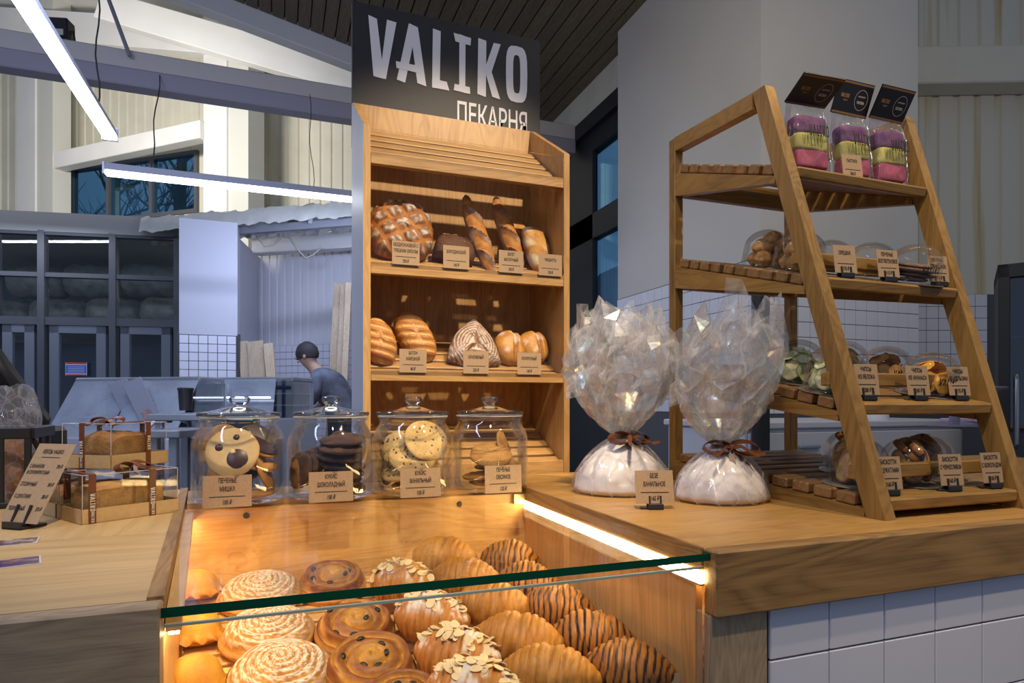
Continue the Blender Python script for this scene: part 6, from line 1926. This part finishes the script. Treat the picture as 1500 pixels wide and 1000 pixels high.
# fourth tier: biscotti
BI = [(1.045, .925, 'rear', (.45,.10,.03)), (.936, .812, 'left', (.30,.32,.05)), (1.045, .800, 'middle', (.03,.02,.03)), (1.143, .845, 'right', (.025,.012,.01))]
for k, (X, Y, where, bits) in enumerate(BI):
    d_ = dome(3, X, Y, 'clear dome of biscotti at the %s of the bottom shelf' % where, .082)
    for i in range(9):
        a = i*PI/3 + k; r0 = .022
        if i < 6: x, y, z, n, sp = r0*math.cos(a), r0*math.sin(a), .031 + .003*(i % 2), (math.cos(a), math.sin(a), .22), PI/2 + .3*math.sin(i*2)
        else: x, y, z, n, sp = (-.010, .010, 0)[i-6], (0, .004, -.008)[i-6], .056 + .003*(i-6), (.5*(-1)**i, -.5, .7), 1.2*i
        biscotti(in_dome(d_, x, y, z, n, sp), 'biscotti slice in the %s dome of the bottom shelf' % where, 'biscotti in the %s dome' % where, i + 11*k, bits)
# price tags along the shelf fronts
for ti, px, lines, price, what in ((1, 1240, ['ОРЕШКИ'], '170 ₽', 'walnut cookies'), (1, 1303, ['ПЕЧЕНЬЕ', 'БЕЗГЛЮТЕНОВОЕ'], '115 ₽', 'yellow cookies'), (1, 1377, ['ПЕЧЕНЬЕ', 'ГРЕЧИШНОЕ'], '170 ₽', 'dark cookies'),
                                 (2, 1272, ['ЧИПСЫ', 'ИЗ ЯБЛОКА'], '280 ₽', 'apple chips'), (2, 1347, ['ЧИПСЫ', 'ИЗ АНАНАСА'], '240 ₽', 'pineapple chips'), (2, 1407, ['ЧИПСЫ', 'ИЗ АПЕЛЬСИНА'], '170 ₽', 'orange chips'),
                                 (3, 1305, ['БИСКОТТИ', 'С ЦУКАТАМИ'], '160 ₽', 'left biscotti dome'), (3, 1396, ['БИСКОТТИ', 'С ЧЕРНОСЛИВОМ'], '160 ₽', 'middle biscotti dome'), (3, 1456, ['БИСКОТТИ', 'С ШОКОЛАДОМ'], '160 ₽', 'right biscotti dome')):
    Y = TSL[ti][2] - .012
    X = onY(px, Y)
    price_tag(lines, price, 'kraft price tag on a clip stand before the ' + what, (X, Y, rack_z(ti, Y)), R(-8 if px < 1440 else -4), .14, .046, .052, True)

# ================================================================== PASTILA BAGS ON THE TOP SHELF
PC = [(.20,.055,.19), (.62,.56,.12), (.55,.09,.18)]
celp = cellophane('pastila_wrap', haze=.03, irid=0, bs=26, crease_glint=.10)
M_card = plain('header_black', (.012,.010,.011), .35); M_gold = plain('header_gold', (.42,.22,.07), .4)
def pastila(X, Y, lab, seed, hd, rz=0., tilt=.16, head_tilt=.45, w=.072):
    t = thing('pastila_bag', lab, 'bag', (X, Y, rack_z(0, Y) + .001), (0, 0, rz))
    Mt = Matrix.Rotation(-tilt, 4, 'X')
    hB = .104
    for k, c in enumerate(PC):
        z0, z1 = hB*(1 - (k + 1)/3), hB*(1 - k/3)
        mb = MB()
        def f(u, v, z0=z0, z1=z1, c=c, k=k):
            a = 2*PI*u; b = v*PI
            cc, s = math.cos(a), math.sin(a); kk = 1/(abs(cc)**5 + abs(s)**5)**.2
            q = math.sin(b)**.14
            x, y = w*.43*q*cc*kk, .015*q*s*kk
            z = lerp(z1, z0, .5 - .5*math.copysign(abs(math.cos(b))**.5, math.cos(b)))
            n = nz(x*40, z*40, seed + k)
            return Mt @ Vector((x*(1 + .03*n), y*(1 + .10*n), z + .0015*n + .003)), mix3(c, tuple(.75*q_ for q_ in c), .5 + .8*nz(x*60, z*60, seed + k))
        mb.grid(44, 20, f, wrap_u=True); mb.obj('pastila_block', baked('pastila', .7, .4, 200, var=.1), t, 70)
    hb = .142
    mb = MB()
    def bag(u, v):
        a = 2*PI*u; cc, s = math.cos(a), math.sin(a); kk = 1/(abs(cc)**4 + abs(s)**4)**.25
        dpt = .0175*(1 - sstep(.68, 1., v)) + .0008
        x, y = w*.5*cc*kk, dpt*s*kk
        n = nz(x*45, v*6, seed + s*2)
        return Mt @ Vector((x*(1 + .02*n), y*(1 + .25*n), .0005 + hb*v))
    mb.grid(56, 24, bag, wrap_u=True); mb.obj('clear_bag', celp, t, 25)
    # folded header card
    Mh = Mt @ Matrix.Translation((0, 0, hb - .006)) @ Matrix.Rotation(head_tilt - tilt*0, 4, 'X') @ Matrix.Rotation(hd, 4, 'Y')
    hh, hw = .062, w*1.08
    h = MB(); h.box((-hw/2, -.0018, 0), (hw/2, -.0010, hh), Mh).box((-hw/2, .0010, 0), (hw/2, .0018, hh), Mh).box((-hw/2, -.0018, hh), (hw/2, .0018, hh + .0008), Mh)
    ho = h.obj('header_card', M_card, t)
    for zz in (.001, hh - .0045):
        n = 34; g = MB()
        for i in range(n):
            x0 = -hw/2 + hw*i/n
            g.add([Mh @ Vector((x0 + hw/n*.1, -.0021, zz)), Mh @ Vector((x0 + hw/n*.7, -.0021, zz)), Mh @ Vector((x0 + hw/n*.9, -.0021, zz + .0035)), Mh @ Vector((x0 + hw/n*.3, -.0021, zz + .0035))], [(0,1,2,3)])
        eo = g.obj('gold_edge', M_gold, ho); eo['kind'] = 'stuff'
    fh = lambda p: Mh @ p; g = MB()
    put_logo(g, .020, .0075, -hw*.36, hh*.50, -.0021, fh)
    put_text(g, 'ПЕКАРНЯ', .004, -hw*.36 + .013, hh*.42, -.0021, fn=fh)
    g.obj('gold_logo', M_gold, ho)
    e = MB()
    for i in range(30):
        a, b = 2*PI*i/30, 2*PI*(i+1)/30
        q = lambda r, an: Mh @ Vector((hw*.22 + (.0155+r)*math.cos(an), -.0021, hh*.5 + (.0185+r)*math.sin(an)))
        e.add([q(0,a), q(.0005,a), q(.0005,b), q(0,b)], [(0,1,2,3)])
    put_text(e, 'ПАСТИЛА', .0065, hw*.22, hh*.42, -.0021, fn=fh)
    put_text(e, '100% НАТУРАЛЬНАЯ', .0032, hw*.22, hh*.60, -.0021, fn=fh)
    e.obj('white_print', M_ribtxt, ho)
    # print on the bag
    tx = MB(); fb = lambda p: Mt @ p
    put_logo(tx, .046, .023, -.020, hB*.55, -.0285, fb)
    put_text(tx, 'ПЕКАРНЯ', .0085, .012, hB*.46, -.0285, fn=fb, bold=.012)
    put_text(tx, 'WWW.VLK.CAFE', .0048, .020, hB*.28, -.0200, fn=fb) if False else None
    tx.obj('bag_print', M_ink, t)
    return t
YP1 = TSL[0][2] + .016
pastila(onY(1186, YP1 + .004), YP1 + .004, 'three coloured pastila in a clear bag, leftmost behind the rack leg', 1, .0, R(-4), .10, 1.15, .088)
pastila(onY(1250, YP1 + .012), YP1 + .012, 'three coloured pastila in a clear bag, middle one behind its price tag', 5, .04, R(-4), .10, .45, .082)
pastila(onY(1303, YP1), YP1, 'three coloured pastila in a clear bag, rightmost by the right leg', 9, .04, R(-4), .08, .62, .080)
Y = TSL[0][2] - .012; X = onY(1250, Y)
price_tag(['ПАСТИЛА'], '300 ₽', 'kraft price tag standing before the pastila bags', (X, Y, rack_z(0, Y)), R(-6), .12, .046, .046)
